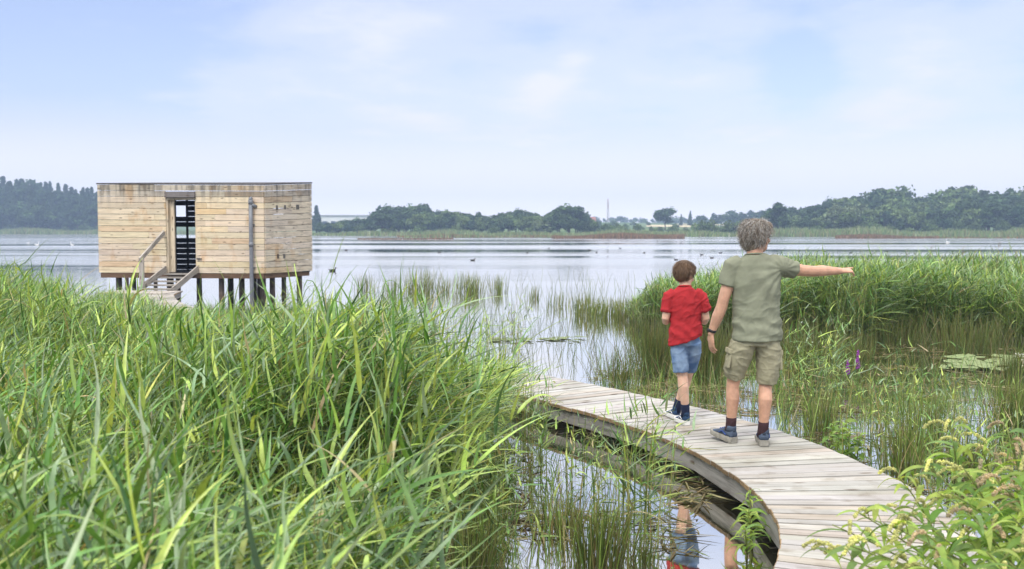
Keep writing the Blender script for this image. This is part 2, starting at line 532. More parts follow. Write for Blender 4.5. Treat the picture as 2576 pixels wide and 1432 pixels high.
rr = np.concatenate([np.linspace(1, 60, 14), np.linspace(75, 250, 12), np.linspace(260, 520, 66), np.linspace(540, 900, 26), [1000, 1180]])
th = np.concatenate([np.linspace(-0.62, 0.62, 180), np.linspace(0.66, 2 * math.pi - 0.66, 90)])
RR, TH = np.meshgrid(rr, th, indexing='ij')
GX, GY = RR * np.sin(TH), RR * np.cos(TH)
GZ = ground_z(GX, GY)
nth = len(th)
gf = [[i * nth + k, i * nth + (k + 1) % nth, (i + 1) * nth + (k + 1) % nth, (i + 1) * nth + k] for i in range(len(rr) - 1) for k in range(nth)]
gv = np.stack([GX, GY, GZ], -1).reshape(-1, 3)
m_ground = None


def ground_mat():
    m, t, out = newmat('meadow_ground')
    geo = N(t, 'ShaderNodeNewGeometry')
    n = N(t, 'ShaderNodeTexNoise'); n.inputs['Scale'].default_value = 0.03; n.inputs['Detail'].default_value = 8
    lk(t, geo.outputs['Position'], n.inputs['Vector'])
    r = N(t, 'ShaderNodeValToRGB')
    r.color_ramp.elements[0].position = 0.35; r.color_ramp.elements[0].color = (0.06, 0.11, 0.035, 1)
    r.color_ramp.elements[1].position = 0.65; r.color_ramp.elements[1].color = (0.15, 0.20, 0.07, 1)
    lk(t, n.outputs[0], r.inputs[0])
    p = N(t, 'ShaderNodeBsdfPrincipled'); p.inputs['Roughness'].default_value = 0.95; p.inputs['Specular IOR Level'].default_value = 0.1
    lk(t, r.outputs[0], p.inputs['Base Color']); lk(t, p.outputs[0], out.inputs[0])
    return m


g = link('ground', raw_mesh('ground', gv, [np.array(gf)], smooth=True), ground_mat())
tag(g, kind='structure')
k = np.linspace(0, 2 * math.pi, 97)[:-1]
wv = [(0, 0, 0)]
for r_ in (20, 80, 250, 760):
    wv += [(r_ * math.sin(a), r_ * math.cos(a), 0) for a in k]
wf4 = [[1 + i * 96 + j, 1 + i * 96 + (j + 1) % 96, 1 + (i + 1) * 96 + (j + 1) % 96, 1 + (i + 1) * 96 + j] for i in range(3) for j in range(96)]
wf3 = [[0, 1 + (j + 1) % 96, 1 + j] for j in range(96)]
wf4 = [f[::-1] for f in wf4]
wt = link('water', raw_mesh('water', wv, [np.array(wf4), np.array(wf3)]), water_mat())
tag(wt, kind='structure')

# pale stubble fields on the rise beyond the lake: sheets just above the ground
fm = MB()
for (u0, u1, d0, d1) in ((1625, 1790, 505, 600), (1700, 1905, 640, 700)):
    us = np.linspace(u0, u1, 14); ds = np.linspace(d0, d1, 8)
    U, D = np.meshgrid(us, ds, indexing='ij')
    X = ux(U, D); Z = ground_z(X, D) + 0.25
    V = np.stack([X, D, Z], -1).reshape(-1, 3)
    fm.add(V, [[[i * 8 + j, (i + 1) * 8 + j, (i + 1) * 8 + j + 1, i * 8 + j + 1] for i in range(13) for j in range(7)]], (0.5, 0.42, 0.26))
fo = fm.build('field', plain('stubble', (0.55, 0.47, 0.30), 0.95, 0.05, 0.05, 0.2))
tag(fo, kind='structure')

hb = MB()
hb.box((0, 0, 21.2), (1190, 1190, 23.0))
hz_m, t_, o_ = newmat('haze_air')
pv = N(t_, 'ShaderNodeVolumePrincipled')
pv.inputs['Color'].default_value = (0.50, 0.66, 0.95, 1)
pv.inputs['Density'].default_value = 0.00075
pv.inputs['Anisotropy'].default_value = 0.0
lk(t_, pv.outputs[0], o_.inputs['Volume'])
ho = hb.build('haze', hz_m)
tag(ho, kind='stuff')


# ------------------------------------------------------------------ blades (reeds, rushes, sedges)
def palette(n, pal, wts, jit=0.12):
    pal = np.array(pal); wts = np.array(wts, float); wts /= wts.sum()
    i = rng.choice(len(pal), n, p=wts)
    c = pal[i] * (1 + rng.normal(0, jit, (n, 1))) * (1 + rng.normal(0, jit * 0.35, (n, 3)))
    return np.clip(c, 0.005, 0.9)


def norm(a):
    return a / np.maximum(np.linalg.norm(a, axis=-1, keepdims=True), 1e-9)


def ribbons(base, d0, L, W, droop, wind, seg, tint, side=None, fold=0.0, twist=None, tip=None, prof=(0.35, 4.5, 0.95)):
    n = len(base)
    L = np.broadcast_to(L, n); W = np.broadcast_to(W, n); droop = np.broadcast_to(droop, n)
    d0 = norm(d0)
    P = [base]; D = [d0]
    for k in range(seg):
        tt = (k + 0.5) / seg
        d = norm(d0 + (tt ** 1.4) * (wind + np.stack([np.zeros(n), np.zeros(n), -droop], -1)))
        P.append(P[-1] + d * (L / seg)[:, None]); D.append(d)
    P = np.stack(P, 1); D = np.stack(D, 1)                    # n, seg+1, 3
    if side is None:
        up = np.array([0, 0, 1.0]) + rng.normal(0, 0.25, (n, 3))
        sd = norm(np.cross(D, up[:, None, :]))
    else:
        sd = norm(np.broadcast_to(side[:, None, :], D.shape) - D * (D * side[:, None, :]).sum(-1, keepdims=True))
    nr = np.cross(sd, D)
    if twist is not None:
        a = twist[:, None] * np.linspace(0.3, 1, seg + 1)[None]
        sd, nr = sd * np.cos(a)[..., None] + nr * np.sin(a)[..., None], nr * np.cos(a)[..., None] - sd * np.sin(a)[..., None]
    t = np.linspace(0, 1, seg + 1)
    w = np.minimum(1, prof[0] + t * prof[1]) * np.maximum(1 - t, 0.0) ** prof[2]
    w = np.maximum(w, 0.03)
    ww = (W[:, None] * w[None] * 0.5)[..., None]
    rows = [P - sd * ww, P + sd * ww] if fold == 0 else [P - sd * ww, P - nr * ww * fold, P + sd * ww]
    c = len(rows)
    V = np.stack(rows, 2).reshape(-1, 3)
    idx = np.arange(n)[:, None, None] * ((seg + 1) * c) + np.arange(seg)[None, :, None] * c + np.arange(c - 1)[None, None, :]
    Fq = np.stack([idx, idx + 1, idx + c + 1, idx + c], -1).reshape(-1, 4)
    C = np.broadcast_to(tint[:, None, None, :], (n, seg + 1, c, 3)).copy()
    if tip is not None:
        f = (t ** 3)[None, :, None, None] * tip[:, None, None, None]
        C = C * (1 - f) + np.array([0.42, 0.40, 0.14]) * f
    return V, Fq, C.reshape(-1, 3)


class Acc:
    def __init__(s): s.V, s.F, s.C, s.n = [], [], [], 0

    def add(s, V, Fq, C):
        s.V.append(V); s.F.append(Fq + s.n); s.C.append(C); s.n += len(V)

    def build(s, name, mat, parent=None, smooth=True):
        return link(name, raw_mesh(name, np.concatenate(s.V), [np.concatenate(s.F)], np.concatenate(s.C), None, smooth), mat, parent)


G_DARK, G_MID, G_YEL, G_BLUE, G_STRAW, G_LIME = (0.048, 0.125, 0.026), (0.130, 0.275, 0.052), (0.29, 0.43, 0.085), (0.24, 0.35, 0.19), (0.42, 0.35, 0.18), (0.43, 0.54, 0.11)
PAL = [G_DARK, G_MID, G_YEL, G_BLUE, G_STRAW, G_LIME]


def reeds(acc, xy, h, leaves, ll, lw, seg, wts, fold=0.35, windx=0.55, lean=0.16, low=0.22, z0=-0.05, spread=1.0, upr_=(0.0, 1.35)):
    n = len(xy)
    base = np.column_stack([xy, np.full(n, z0)])
    la = np.column_stack([rng.normal(lean, 0.13, n), rng.normal(-0.02, 0.12, n), np.zeros(n)]) * h[:, None]

    def stem(i, t):
        return base[i] + np.column_stack([np.zeros((len(t), 2)), h[i] * t]) + la[i] * (t ** 1.8)[:, None]
    # stems
    d0 = np.column_stack([la[:, :2] * 0.15, np.ones(n)])
    az = rng.uniform(0, math.pi, n)
    V, Fq, C = ribbons(base, np.column_stack([np.zeros((n, 2)), np.ones(n)]), h * 1.0, np.full(n, 0.009), np.zeros(n), la / h[:, None] * 1.1, 4, palette(n, [(0.20, 0.25, 0.07), (0.30, 0.30, 0.10), (0.10, 0.16, 0.03)], [3, 2, 2]), side=np.column_stack([np.cos(az), np.sin(az), np.zeros(n)]), prof=(1, 1, 0.3))
    acc.add(V, Fq, C)
    # leaves
    i = np.repeat(np.arange(n), leaves)
    k = np.tile(np.arange(leaves), n)
    t = np.clip(low + (1 - low) * (k + rng.uniform(0, 0.9, len(i))) / leaves, 0, 1)
    p = stem(i, t)
    plane = rng.uniform(0, 2 * math.pi, n)[i] + np.where(k % 2, math.pi, 0) + rng.normal(0, 0.45, len(i))
    wd = np.column_stack([np.cos(plane), np.sin(plane)]) + np.array([windx * 0.8, 0.05])
    upr = rng.uniform(upr_[0], upr_[1], len(i)) + 1.6 * np.clip(t - 0.8, 0, 1) * 5 * 0.5
    d = np.column_stack([wd * spread, upr])
    L = ll * rng.uniform(0.55, 1.15, len(i)) * (0.75 + 0.35 * np.sin(np.clip(t, 0, 1) * math.pi))
    L = L * np.clip(h[i] / 1.3, 0.45, 1.15)
    Wd = lw * rng.uniform(0.6, 1.15, len(i))
    dr = np.where(rng.uniform(0, 1, len(i)) < 0.22, rng.uniform(0.9, 2.6, len(i)), rng.uniform(0.0, 0.6, len(i)))
    wnd = np.column_stack([rng.normal(windx * 0.55, 0.3, len(i)), rng.normal(0, 0.18, len(i)), np.zeros(len(i))])
    tint = palette(len(i), PAL, wts)
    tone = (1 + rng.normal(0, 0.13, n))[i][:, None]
    tint = np.clip(tint * tone * (0.55 + 0.5 * np.clip(t, 0, 1))[:, None] ** 0.5, 0.005, 0.8)  # lower leaves tinted darker: shade of the gaps put into the colour
    V, Fq, C = ribbons(p, d, L, Wd, dr, wnd, seg, tint, fold=fold, twist=rng.normal(0, 0.5, len(i)), tip=np.clip(rng.normal(0.1, 0.25, len(i)), 0, 0.8))
    acc.add(V, Fq, C)


def dead_stalks(acc, xy, h, w=0.006, pal=((0.33, 0.26, 0.14), (0.20, 0.14, 0.07), (0.12, 0.10, 0.05)), bend=0.5, lean=0.0, z0=-0.03):
    n = len(xy)
    a = rng.uniform(0, 2 * math.pi, n)
    d = np.column_stack([rng.normal(lean, 0.22, n), rng.normal(0, 0.22, n), np.ones(n)])
    V, Fq, C = ribbons(np.column_stack([xy, np.full(n, z0)]), d, h, np.full(n, w), np.abs(rng.normal(0, bend, n)), rng.normal(0, 0.25, (n, 3)) * [1, 1, 0], 4,
                       palette(n, pal, [1] * len(pal)), side=np.column_stack([np.cos(a), np.sin(a), np.zeros(n)]), prof=(1, 1, 0.35))
    acc.add(V, Fq, C)


# ------------------------------------------------------------------ left reed bed
SIL_U = [-400, -100, 0, 60, 130, 190, 240, 300, 350, 400, 520, 620, 660, 700, 740, 800, 900, 960, 1030, 1080, 1130, 1180, 1230, 1290, 1330, 1400]
SIL_V = [640, 650, 660, 695, 700, 760, 725, 725, 735, 765, 768, 772, 755, 715, 695, 722, 728, 738, 785, 840, 870, 850, 880, 930, 985, 1080]
EDGE_Y = [1.5, 3.5, 4.6, 5.7, 6.7, 8.0, 9.0, 10.0, 11, 12, 13, 15.5, 19, 23]
EDGE_X = [-0.42, -0.5, -0.62, -0.72, -0.64, -0.42, -0.30, -0.3, -0.55, -1.3, -2.1, -3.8, -5.9, -8.2]


def left_h(x, y):
    h = 1.08 + 0.10 * np.sin(x * 2.1 + 1) * np.sin(y * 1.7) + 0.08 * np.sin(x * 5.3 + y * 3.1)
    h = h + 0.62 * np.exp(-(((x + 1.15) / 1.05) ** 2 + ((y - 6.3) / 1.2) ** 2))
    h = h + 0.30 * np.exp(-(((x + 0.3) / 0.8) ** 2 + ((y - 8.2) / 1.2) ** 2))
    h = h + 0.40 * np.exp(-(((x + 5.8) / 2.0) ** 2 + ((y - 10) / 3.6) ** 2))
    h = h - 0.75 * np.exp(-(((x + 0.78) / 0.38) ** 2 + ((y - 5.0) / 0.75) ** 2))      # the dark hollow before the big clump
    h = h - 0.22 * np.exp(-(((x + 2.6) / 1.0) ** 2 + ((y - 8.0) / 2.0) ** 2))
    return h


def left_plants(n, y0, y1, hmul=1.0):
    y = np.sqrt(rng.uniform(y0 ** 2, y1 ** 2, n * 3))
    half = 0.60 * y + 0.5
    x = rng.uniform(-half, 1.0, n * 3) if False else -half + rng.uniform(0, 1, n * 3) * (half + 0.6)
    ok = x < np.interp(y, EDGE_Y, EDGE_X) + 0.08 * np.sin(y * 9)
    x, y = x[ok][:n], y[ok][:n]
    u = CX + F * x / y
    cap = CAMZ - (np.interp(u, SIL_U, SIL_V) - HOR) / F * y - np.interp(u, [600, 900, 1020, 1100], [0.06, 0.10, 0.22, 0.22])
    h = left_h(x, y) * hmul * rng.uniform(0.78, 1.05, len(x))
    h = np.minimum(h, cap * rng.uniform(0.86, 1.0, len(x)))
    gap = np.array([noise.noise((a * 1.1, b * 1.1, 9.0)) for a, b in zip(x, y)])
    h = h * np.clip(1.0 + 0.35 * gap, 0.75, 1.12)
    ok = (h > 0.3) & ((gap > -0.28) | (rng.uniform(0, 1, len(h)) < 0.45))
    return np.column_stack([x, y])[ok], h[ok]


lb = Acc()
xy, h = left_plants(900, 2.1, 4.2)
h = np.minimum(h, 1.40 - 0.02 * rng.uniform(0, 10, len(h)))
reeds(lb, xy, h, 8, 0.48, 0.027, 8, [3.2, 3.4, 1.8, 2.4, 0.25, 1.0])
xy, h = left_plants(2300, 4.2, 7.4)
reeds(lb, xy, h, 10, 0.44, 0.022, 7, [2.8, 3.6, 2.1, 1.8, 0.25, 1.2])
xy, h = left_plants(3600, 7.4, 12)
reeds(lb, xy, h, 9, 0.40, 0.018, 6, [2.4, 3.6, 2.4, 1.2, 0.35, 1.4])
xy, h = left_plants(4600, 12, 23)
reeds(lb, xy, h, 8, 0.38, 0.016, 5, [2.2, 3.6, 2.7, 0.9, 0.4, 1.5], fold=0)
xy, h = left_plants(3200, 2.5, 18)
dead_stalks(lb, xy, h * 0.75, 0.005)
xy, h = left_plants(500, 3.0, 8)
dead_stalks(lb, xy, h * rng.uniform(0.9, 1.15, len(h)), 0.007, ((0.42, 0.36, 0.20), (0.30, 0.30, 0.10)), 0.2, 0.1)
# leaves of the near clump that arch out over the water on the right
n = 210
yy = rng.uniform(5.6, 9.4, n)
xx = np.interp(yy, EDGE_Y, EDGE_X) + rng.uniform(-0.25, 0.12, n)
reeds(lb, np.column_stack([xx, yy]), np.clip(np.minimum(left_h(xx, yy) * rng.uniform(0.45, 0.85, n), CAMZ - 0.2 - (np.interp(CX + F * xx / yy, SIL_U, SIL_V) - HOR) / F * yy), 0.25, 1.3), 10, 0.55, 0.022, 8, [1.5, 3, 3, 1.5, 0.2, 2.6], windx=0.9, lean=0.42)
# tall shoots with broad stiff yellow-green leaves standing out of the bed
def shoots(pts, hm, L, W_, leaves, wts, windx, lean, upr_, spread=0.55):
    P = np.array([(ux(u, d), d) for u, d, _ in pts]); H = np.array([vz(v, d) for _, d, v in pts])
    reeds(lb, P, H, leaves, L, W_, 8, wts, windx=windx, lean=lean, low=hm, upr_=upr_, spread=spread)


LIME = [0.8, 3.0, 2.4, 1.0, 0.1, 1.6]
shoots([(700, 6.2, 720), (740, 6.1, 675), (690, 5.6, 800), (820, 5.4, 860), (860, 5.2, 900), (640, 5.2, 860), (770, 5.0, 900), (930, 5.6, 850), (560, 4.8, 900), (480, 4.6, 960), (700, 4.4, 960), (330, 4.4, 980), (250, 5.2, 880), (120, 4.6, 950), (40, 4.2, 980), (900, 4.6, 1000), (1010, 4.9, 1000), (600, 3.8, 1080), (400, 3.6, 1120), (180, 3.5, 1140), (800, 3.7, 1130), (1000, 3.9, 1180)],
       0.55, 0.52, 0.030, 6, LIME, 0.25, 0.12, (1.2, 3.0))
shoots([(1010, 5.6, 1010), (1040, 5.3, 1060), (1000, 5.2, 1100), (1070, 5.7, 1000), (1030, 5.9, 980), (985, 4.9, 1120)], 0.6, 0.75, 0.032, 8, [0.2, 1.5, 3, 1, 0.1, 4], 1.2, 0.45, (0.3, 0.9), 0.5)
shoots([(u_, rng.uniform(8.5, 11), v_) for u_, v_ in ((30, 655), (-20, 650), (60, 680), (10, 670), (90, 700), (130, 705), (275, 715), (300, 705), (330, 710), (1130, 850), (1165, 835), (1200, 838), (1240, 870), (1270, 900))], 0.45, 0.42, 0.028, 8, [1.5, 3, 2, 2, 0.2, 1], 0.3, 0.1, (0.8, 2.2), 0.8)
o = lb.build('reed_bed', M_reed)
tag(o, 'dense bright green reed bed filling the near left shore', 'reeds', kind='stuff')

# ------------------------------------------------------------------ right reed bed, behind the walkers
RS_U = [1560, 1590, 1640, 1700, 1800, 1900, 2000, 2100, 2200, 2300, 2450, 2575, 2800]
RS_V = [790, 740, 705, 680, 668, 660, 652, 648, 655, 650, 648, 645, 640]
RF_U = [1560, 1620, 1700, 1850, 2000, 2200, 2400, 2575, 2800]     # front edge of the bed on the water
RF_V = [800, 830, 842, 850, 855, 862, 858, 870, 880]
rb = Acc()
n = 9500
u = rng.uniform(1570, 2800, n)
d0 = CAMZ * F / (np.interp(u, RF_U, RF_V) - HOR) + 0.7 * np.sin(u * 0.021) * np.sin(u * 0.0077 + 0.6)
d = d0 + rng.beta(1, 1.5, n) * np.interp(u, [1560, 1700, 2000], [1.5, 4.5, 7])
x = ux(u, d)
cap = CAMZ - (np.interp(u, RS_U, RS_V) - HOR) / F * d
h = np.minimum(1.50 * rng.uniform(0.8, 1.0, n) + 0.12 * np.sin(x * 1.7) * np.sin(d * 1.1), cap * (rng.uniform(0.84, 1.0, n) + 0.10 * np.sin(x * 3.1 + 2 * np.sin(d * 1.3)) * np.sin(x * 7.7) + 0.14 * np.sin(x * 1.3 + 1.2 * np.sin(d * 0.9)) - 0.06))
ok = h > 0.4
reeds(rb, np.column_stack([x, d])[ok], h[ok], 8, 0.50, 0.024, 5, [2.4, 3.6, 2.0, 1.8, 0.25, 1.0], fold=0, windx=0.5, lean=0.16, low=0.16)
n = 2600
u = rng.uniform(1575, 2800, n)
d = CAMZ * F / (np.interp(u, RF_U, RF_V) - HOR) + rng.uniform(-0.5, 1.2, n)
dead_stalks(rb, np.column_stack([ux(u, d), d]), rng.uniform(0.3, 0.75, n), 0.010, ((0.14, 0.15, 0.05), (0.10, 0.13, 0.035), (0.22, 0.19, 0.09), (0.12, 0.17, 0.04)), 0.15)
o = rb.build('reed_bed', M_reed)
tag(o, 'tall windswept green reed bed behind the two walkers', 'reeds', kind='stuff')

# tall reed plumes rising above the right bed
pl = Acc()
for (u_, v_) in ((2270, 640), (2330, 632), (2410, 632), (2440, 640), (2500, 622), (2545, 640), (2180, 646), (1890, 655)):
    d_ = 21.0
    hh = vz(v_ - 8, d_)
    b = np.array([[ux(u_, d_), d_, 0.0]])
    pl.add(*ribbons(b, np.array([[0.05, 0, 1.0]]), hh, 0.016, 0.05, np.zeros((1, 3)), 5, np.array([[0.22, 0.16, 0.08]]), side=np.array([[1.0, 0, 0]]), prof=(1, 1, .2)))
    n = 12
    bb = np.repeat(b, n, 0) + np.column_stack([np.full(n, 0.05 * hh), np.zeros(n), hh * rng.uniform(0.86, 1.0, n)])
    pl.add(*ribbons(bb, np.column_stack([np.abs(rng.normal(.5, .3, n)), rng.normal(0, .3, n), np.full(n, .7)]), 0.11, 0.012, 0.8, np.zeros((n, 3)), 3, palette(n, [(0.22, 0.13, 0.09), (0.3, 0.22, 0.14)], [1, 1])))
o = pl.build('reed_plumes', M_straw)
tag(o, 'brown feathery plumes standing above the right reed bed', 'reeds', kind='stuff')


# ------------------------------------------------------------------ rush tussocks: countable dark clumps standing in the water
def tussock(u, v, wpx, hpx, n, label, pal, group='rush tussocks in the water', w=0.007, lean=0.05, spread=0.14, name='rush_tussock'):
    x, y = at(u, v, 0.0)
    sx = wpx / F * y / 2; hh = hpx / F * y
    q = rng.normal(0, 0.45, (n, 2)) * [sx, sx * 0.7]
    a = rng.uniform(0, math.pi, n)
    A = Acc()
    d = np.column_stack([q[:, 0] * spread * 2 / max(sx, .05) + rng.normal(lean, 0.07, n), rng.normal(0, 0.1, n), np.ones(n)])
    A.add(*ribbons(np.column_stack([q, np.full(n, -0.03)]), d, hh * rng.uniform(0.55, 1.05, n), np.full(n, w), np.abs(rng.normal(0.1, 0.25, n)), rng.normal(0, 0.12, (n, 3)) * [1, 1, 0], 5,
                   palette(n, pal, [1] * len(pal)), side=np.column_stack([np.cos(a), np.sin(a), np.zeros(n)]), prof=(1, 1, 0.45), tip=np.clip(rng.normal(0, .3, n), 0, .6)))
    o = A.build(name, M_rush)
    o.location = (x, y, 0)
    return tag(o, label, 'rush clump', group)


OLV = [(0.07, 0.095, 0.024), (0.12, 0.15, 0.036), (0.17, 0.15, 0.055), (0.10, 0.16, 0.04)]
GRN = [(0.10, 0.17, 0.035), (0.16, 0.25, 0.05), (0.24, 0.28, 0.08), (0.12, 0.12, 0.04)]
tussock(1640, 945, 95, 165, 420, 'dense olive rush tussock left of the boy in shorts', OLV)
tussock(1775, 948, 120, 150, 460, 'dark olive rush tussock between the boy and the man', OLV)
tussock(1555, 970, 110, 120, 150, 'thin grey-green rush tussock farthest left beyond the boardwalk', OLV)
tussock(2020, 950, 190, 150, 620, 'broad olive rush tussock right beside the pointing man', OLV)
tussock(2130, 940, 130, 120, 330, 'brownish rush tussock under the pointing arm', OLV)
tussock(2440, 888, 230, 110, 430, 'wide dark brown-green rush tussock at the foot of the right reeds', OLV)
tussock(2240, 868, 170, 85, 230, 'low brown rush tussock below the drooping right reeds', OLV)
tussock(2560, 960, 110, 100, 330, 'dark rush tussock cut by the right picture edge beyond the lily pads', OLV)
tussock(2545, 1080, 120, 150, 330, 'upright green rush tussock right of the lily pads, nearer the viewer', GRN)
tussock(2330, 1110, 150, 150, 230, 'mixed green rush tussock in open water below the lily pads', GRN)
tussock(2270, 1190, 120, 160, 210, 'tall green rush tussock just right of the boardwalk', GRN)
tussock(2430, 1200, 130, 130, 200, 'dark green rush tussock behind the drooping flowers', OLV + GRN)
tussock(2060, 1085, 90, 120, 170, 'bright green rush tussock touching the far side of the boardwalk', GRN)
tussock(1500, 1415, 170, 200, 230, 'large olive rush tussock in the near pool', OLV + GRN)
tussock(1410, 1340, 130, 140, 110, 'loose straw-coloured rush tussock at the near reeds', GRN + [(0.33, 0.27, 0.12)])
tussock(1190, 1430, 130, 190, 140, 'yellow-green sedge tussock at the foot of the left reeds', GRN + [(0.33, 0.30, 0.12)])
tussock(1255, 1240, 80, 150, 80, 'green sedge tussock at the water edge under the left reeds', GRN)
tussock(1620, 1420, 90, 110, 50, 'small olive rush tussock beside the reflected railing post', OLV)

# clumps standing in the open lake
for i, (u_, w_, hp, n_) in enumerate(((920, 40, 55, 90), (985, 45, 48, 80), (1035, 40, 50, 80), (1065, 60, 70, 160), (1120, 50, 50, 90), (1175, 55, 62, 150), (1195, 30, 50, 70), (1250, 40, 52, 80),
                                      (1345, 34, 40, 40), (1400, 50, 46, 60), (1470, 60, 60, 130), (1500, 70, 64, 130), (1540, 60, 52, 110), (1570, 60, 60, 130))):
    v_ = [738, 736, 735, 738, 736, 737, 740, 736, 752, 770, 790, 800, 795, 803][i]
    side_ = 'pale green clump of lake reeds between the hide and the boy'
    o = tussock(u_, v_, w_ * 1.3, hp, int(n_ * 0.75), side_, [(0.16, 0.23, 0.05), (0.24, 0.30, 0.08), (0.30, 0.30, 0.13), (0.10, 0.13, 0.04)], 'reed clumps standing in the open lake', w=0.016, spread=0.05, name='reed_clump')

# ------------------------------------------------------------------ sparse marsh growth nobody could count
sp = Acc()


def scatter(u0, u1, v0, v1, n):
    u = rng.uniform(u0, u1, n); v = 1 / rng.uniform(1 / (v1 - HOR + 200), 1 / (v0 - HOR + 200), n) - 200 + HOR
    y = CAMZ * F / (v - HOR)
    return np.column_stack([ux(u, y), y])


DX = np.array([-9.7, -9.35, -8.0, -6.1, -4.0, -2.1, -0.85, 0.0, 0.48, 0.95, 1.34, 1.64, 1.86, 2.0, 2.09, 2.11, 2.05, 1.88, 1.6, 1.2, 0.75])
DY = np.array([27.55, 25.8, 22.6, 19.4, 16.2, 13.6, 12.1, 11.2, 10.55, 9.82, 9.15, 8.5, 7.9, 7.3, 6.7, 6.1, 5.5, 4.9, 4.3, 3.6, 2.9])


def off_deck(xy, m=0.68):
    fx = np.interp(np.linspace(0, 1, 400), np.linspace(0, 1, len(DX)), DX); fy = np.interp(np.linspace(0, 1, 400), np.linspace(0, 1, len(DY)), DY)
    d = np.sqrt(((xy[:, None, 0] - fx) ** 2 + (xy[:, None, 1] - fy) ** 2)).min(1)
    return xy[d > m]


def sedge(xy, h0, h1, pal, w=0.008, bend=0.5):
    dead_stalks(sp, off_deck(xy), rng.uniform(h0, h1, len(off_deck(xy))), w, pal, bend)


GP = (G_MID, G_YEL, G_DARK, (0.22, 0.22, 0.08), (0.33, 0.27, 0.13))
sedge(scatter(1040, 1620, 790, 960, 420), 0.3, 0.8, OLV, 0.007, 0.2)
sedge(scatter(880, 1600, 715, 790, 260), 0.4, 0.9, [(0.2, 0.25, 0.08), (0.12, 0.14, 0.05)], 0.012, 0.15)
sedge(scatter(1500, 2000, 930, 1060, 900), 0.15, 0.55, GP, 0.006)
sedge(scatter(1960, 2620, 930, 1060, 380), 0.2, 0.7, GP, 0.007)
sedge(scatter(1960, 2640, 1030, 1300, 380), 0.2, 0.75, GP, 0.007)
sedge(scatter(1250, 1560, 1060, 1250, 170), 0.1, 0.4, GP, 0.006)
sedge(scatter(1150, 1700, 1230, 1460, 330), 0.1, 0.45, GP + ((0.10, 0.10, 0.03),), 0.005)
sedge(scatter(1130, 1300, 1050, 1440, 260), 0.15, 0.5, GP, 0.007)
# young reeds in the shallow water
for (u0, u1, v0, v1, n_, h0, h1, L_) in ((1970, 2120, 930, 1060, 85, 0.5, 1.05, 0.40), (2100, 2420, 1010, 1130, 50, 0.4, 0.8, 0.35), (2080, 2600, 1060, 1250, 70, 0.35, 0.7, 0.3), (1300, 1400, 1060, 1180, 40, 0.4, 0.9, 0.35),
                                       (1555, 1660, 1330, 1400, 24, 0.6, 0.95, 0.5), (1330, 1600, 1120, 1420, 44, 0.3, 0.6, 0.3), (1120, 1270, 1200, 1450, 90, 0.4, 0.8, 0.35), (1560, 1700, 1100, 1300, 16, 0.4, 0.75, 0.3), (1120, 1310, 850, 960, 60, 0.5, 0.95, 0.4)):
    q = off_deck(scatter(u0, u1, v0, v1, n_))
    reeds(sp, q, rng.uniform(h0, h1, len(q)), 6, L_, 0.020, 6, [2, 3, 2.5, 1.3, 0.4, 1.5], windx=0.4, lean=0.1, low=0.15)
o = sp.build('marsh_sedge', M_reed)
tag(o, 'thin scattered sedges and young reeds in shallow water', 'sedge', kind='stuff')

# floating litter: dead stems and duckweed lying on the water
lt = Acc()
for (u0, u1, v0, v1, n_) in ((1400, 1700, 1060, 1160, 500), (1500, 2000, 935, 1050, 2600), (1980, 2620, 850, 1010, 2600), (2000, 2640, 1000, 1300, 2600), (1130, 1330, 1030, 1440, 1300), (1300, 1760, 1300, 1450, 350), (1700, 1930, 1180, 1290, 250)):
    q = scatter(u0, u1, v0, v1, n_)
    cl_ = np.array([noise.noise((a * 1.4, b * 1.0, 3.1)) for a, b in q]) > (0.16 if u1 < 1800 else 0.05)
    q = q[cl_]; n = len(q); a = rng.uniform(0, 2 * math.pi, n)
    V, Fq, C = ribbons(np.column_stack([q, rng.uniform(0.003, 0.02, n)]), np.column_stack([np.cos(a), np.sin(a) * .8, rng.normal(0, .03, n)]), rng.uniform(0.05, 0.35, n), rng.uniform(0.005, 0.02, n), np.zeros(n), rng.normal(0, .3, (n, 3)) * [1, 1, 0], 3,
                       palette(n, [(0.24, 0.20, 0.10), (0.12, 0.10, 0.05), (0.32, 0.28, 0.16), (0.14, 0.17, 0.05)], [2, 2, 1, 1.5]), prof=(1, 1, .3))
    lt.add(V, Fq, C)
o = lt.build('floating_litter', M_straw)
tag(o, 'dead stems and weed floating on the shallow water', 'floating litter', kind='stuff')

# ------------------------------------------------------------------ boardwalk
def spline(X, Y, n):
    P = [Vector((a, b, 0)) for a, b in zip(X, Y)]
    out = []
    for i in range(len(P) - 1):
        p0, p1, p2, p3 = P[max(i - 1, 0)], P[i], P[i + 1], P[min(i + 2, len(P) - 1)]
        for k in range(n):
            t = k / n
            out.append(0.5 * ((2 * p1) + (p2 - p0) * t + (2 * p0 - 5 * p1 + 4 * p2 - p3) * t * t + (3 * p1 - p0 - 3 * p2 + p3) * t ** 3))
    out.append(P[-1])
    return out


cl_pts = spline(DX, DY, 12)
cs = np.concatenate([[0], np.cumsum([(cl_pts[i + 1] - cl_pts[i]).length for i in range(len(cl_pts) - 1)])])
cxy = np.array([(p.x, p.y) for p in cl_pts])


def path(s):
    p = np.array([np.interp(s, cs, cxy[:, 0]), np.interp(s, cs, cxy[:, 1])])
    e = 0.25
    a = np.array([np.interp(s - e, cs, cxy[:, 0]), np.interp(s - e, cs, cxy[:, 1])]); b = np.array([np.interp(s + e, cs, cxy[:, 0]), np.interp(s + e, cs, cxy[:, 1])])
    d = (b - a) / np.linalg.norm(b - a)
    return p, d, np.array([d[1], -d[0]])       # travelling towards the camera; third = left of travel -> picture right is minus


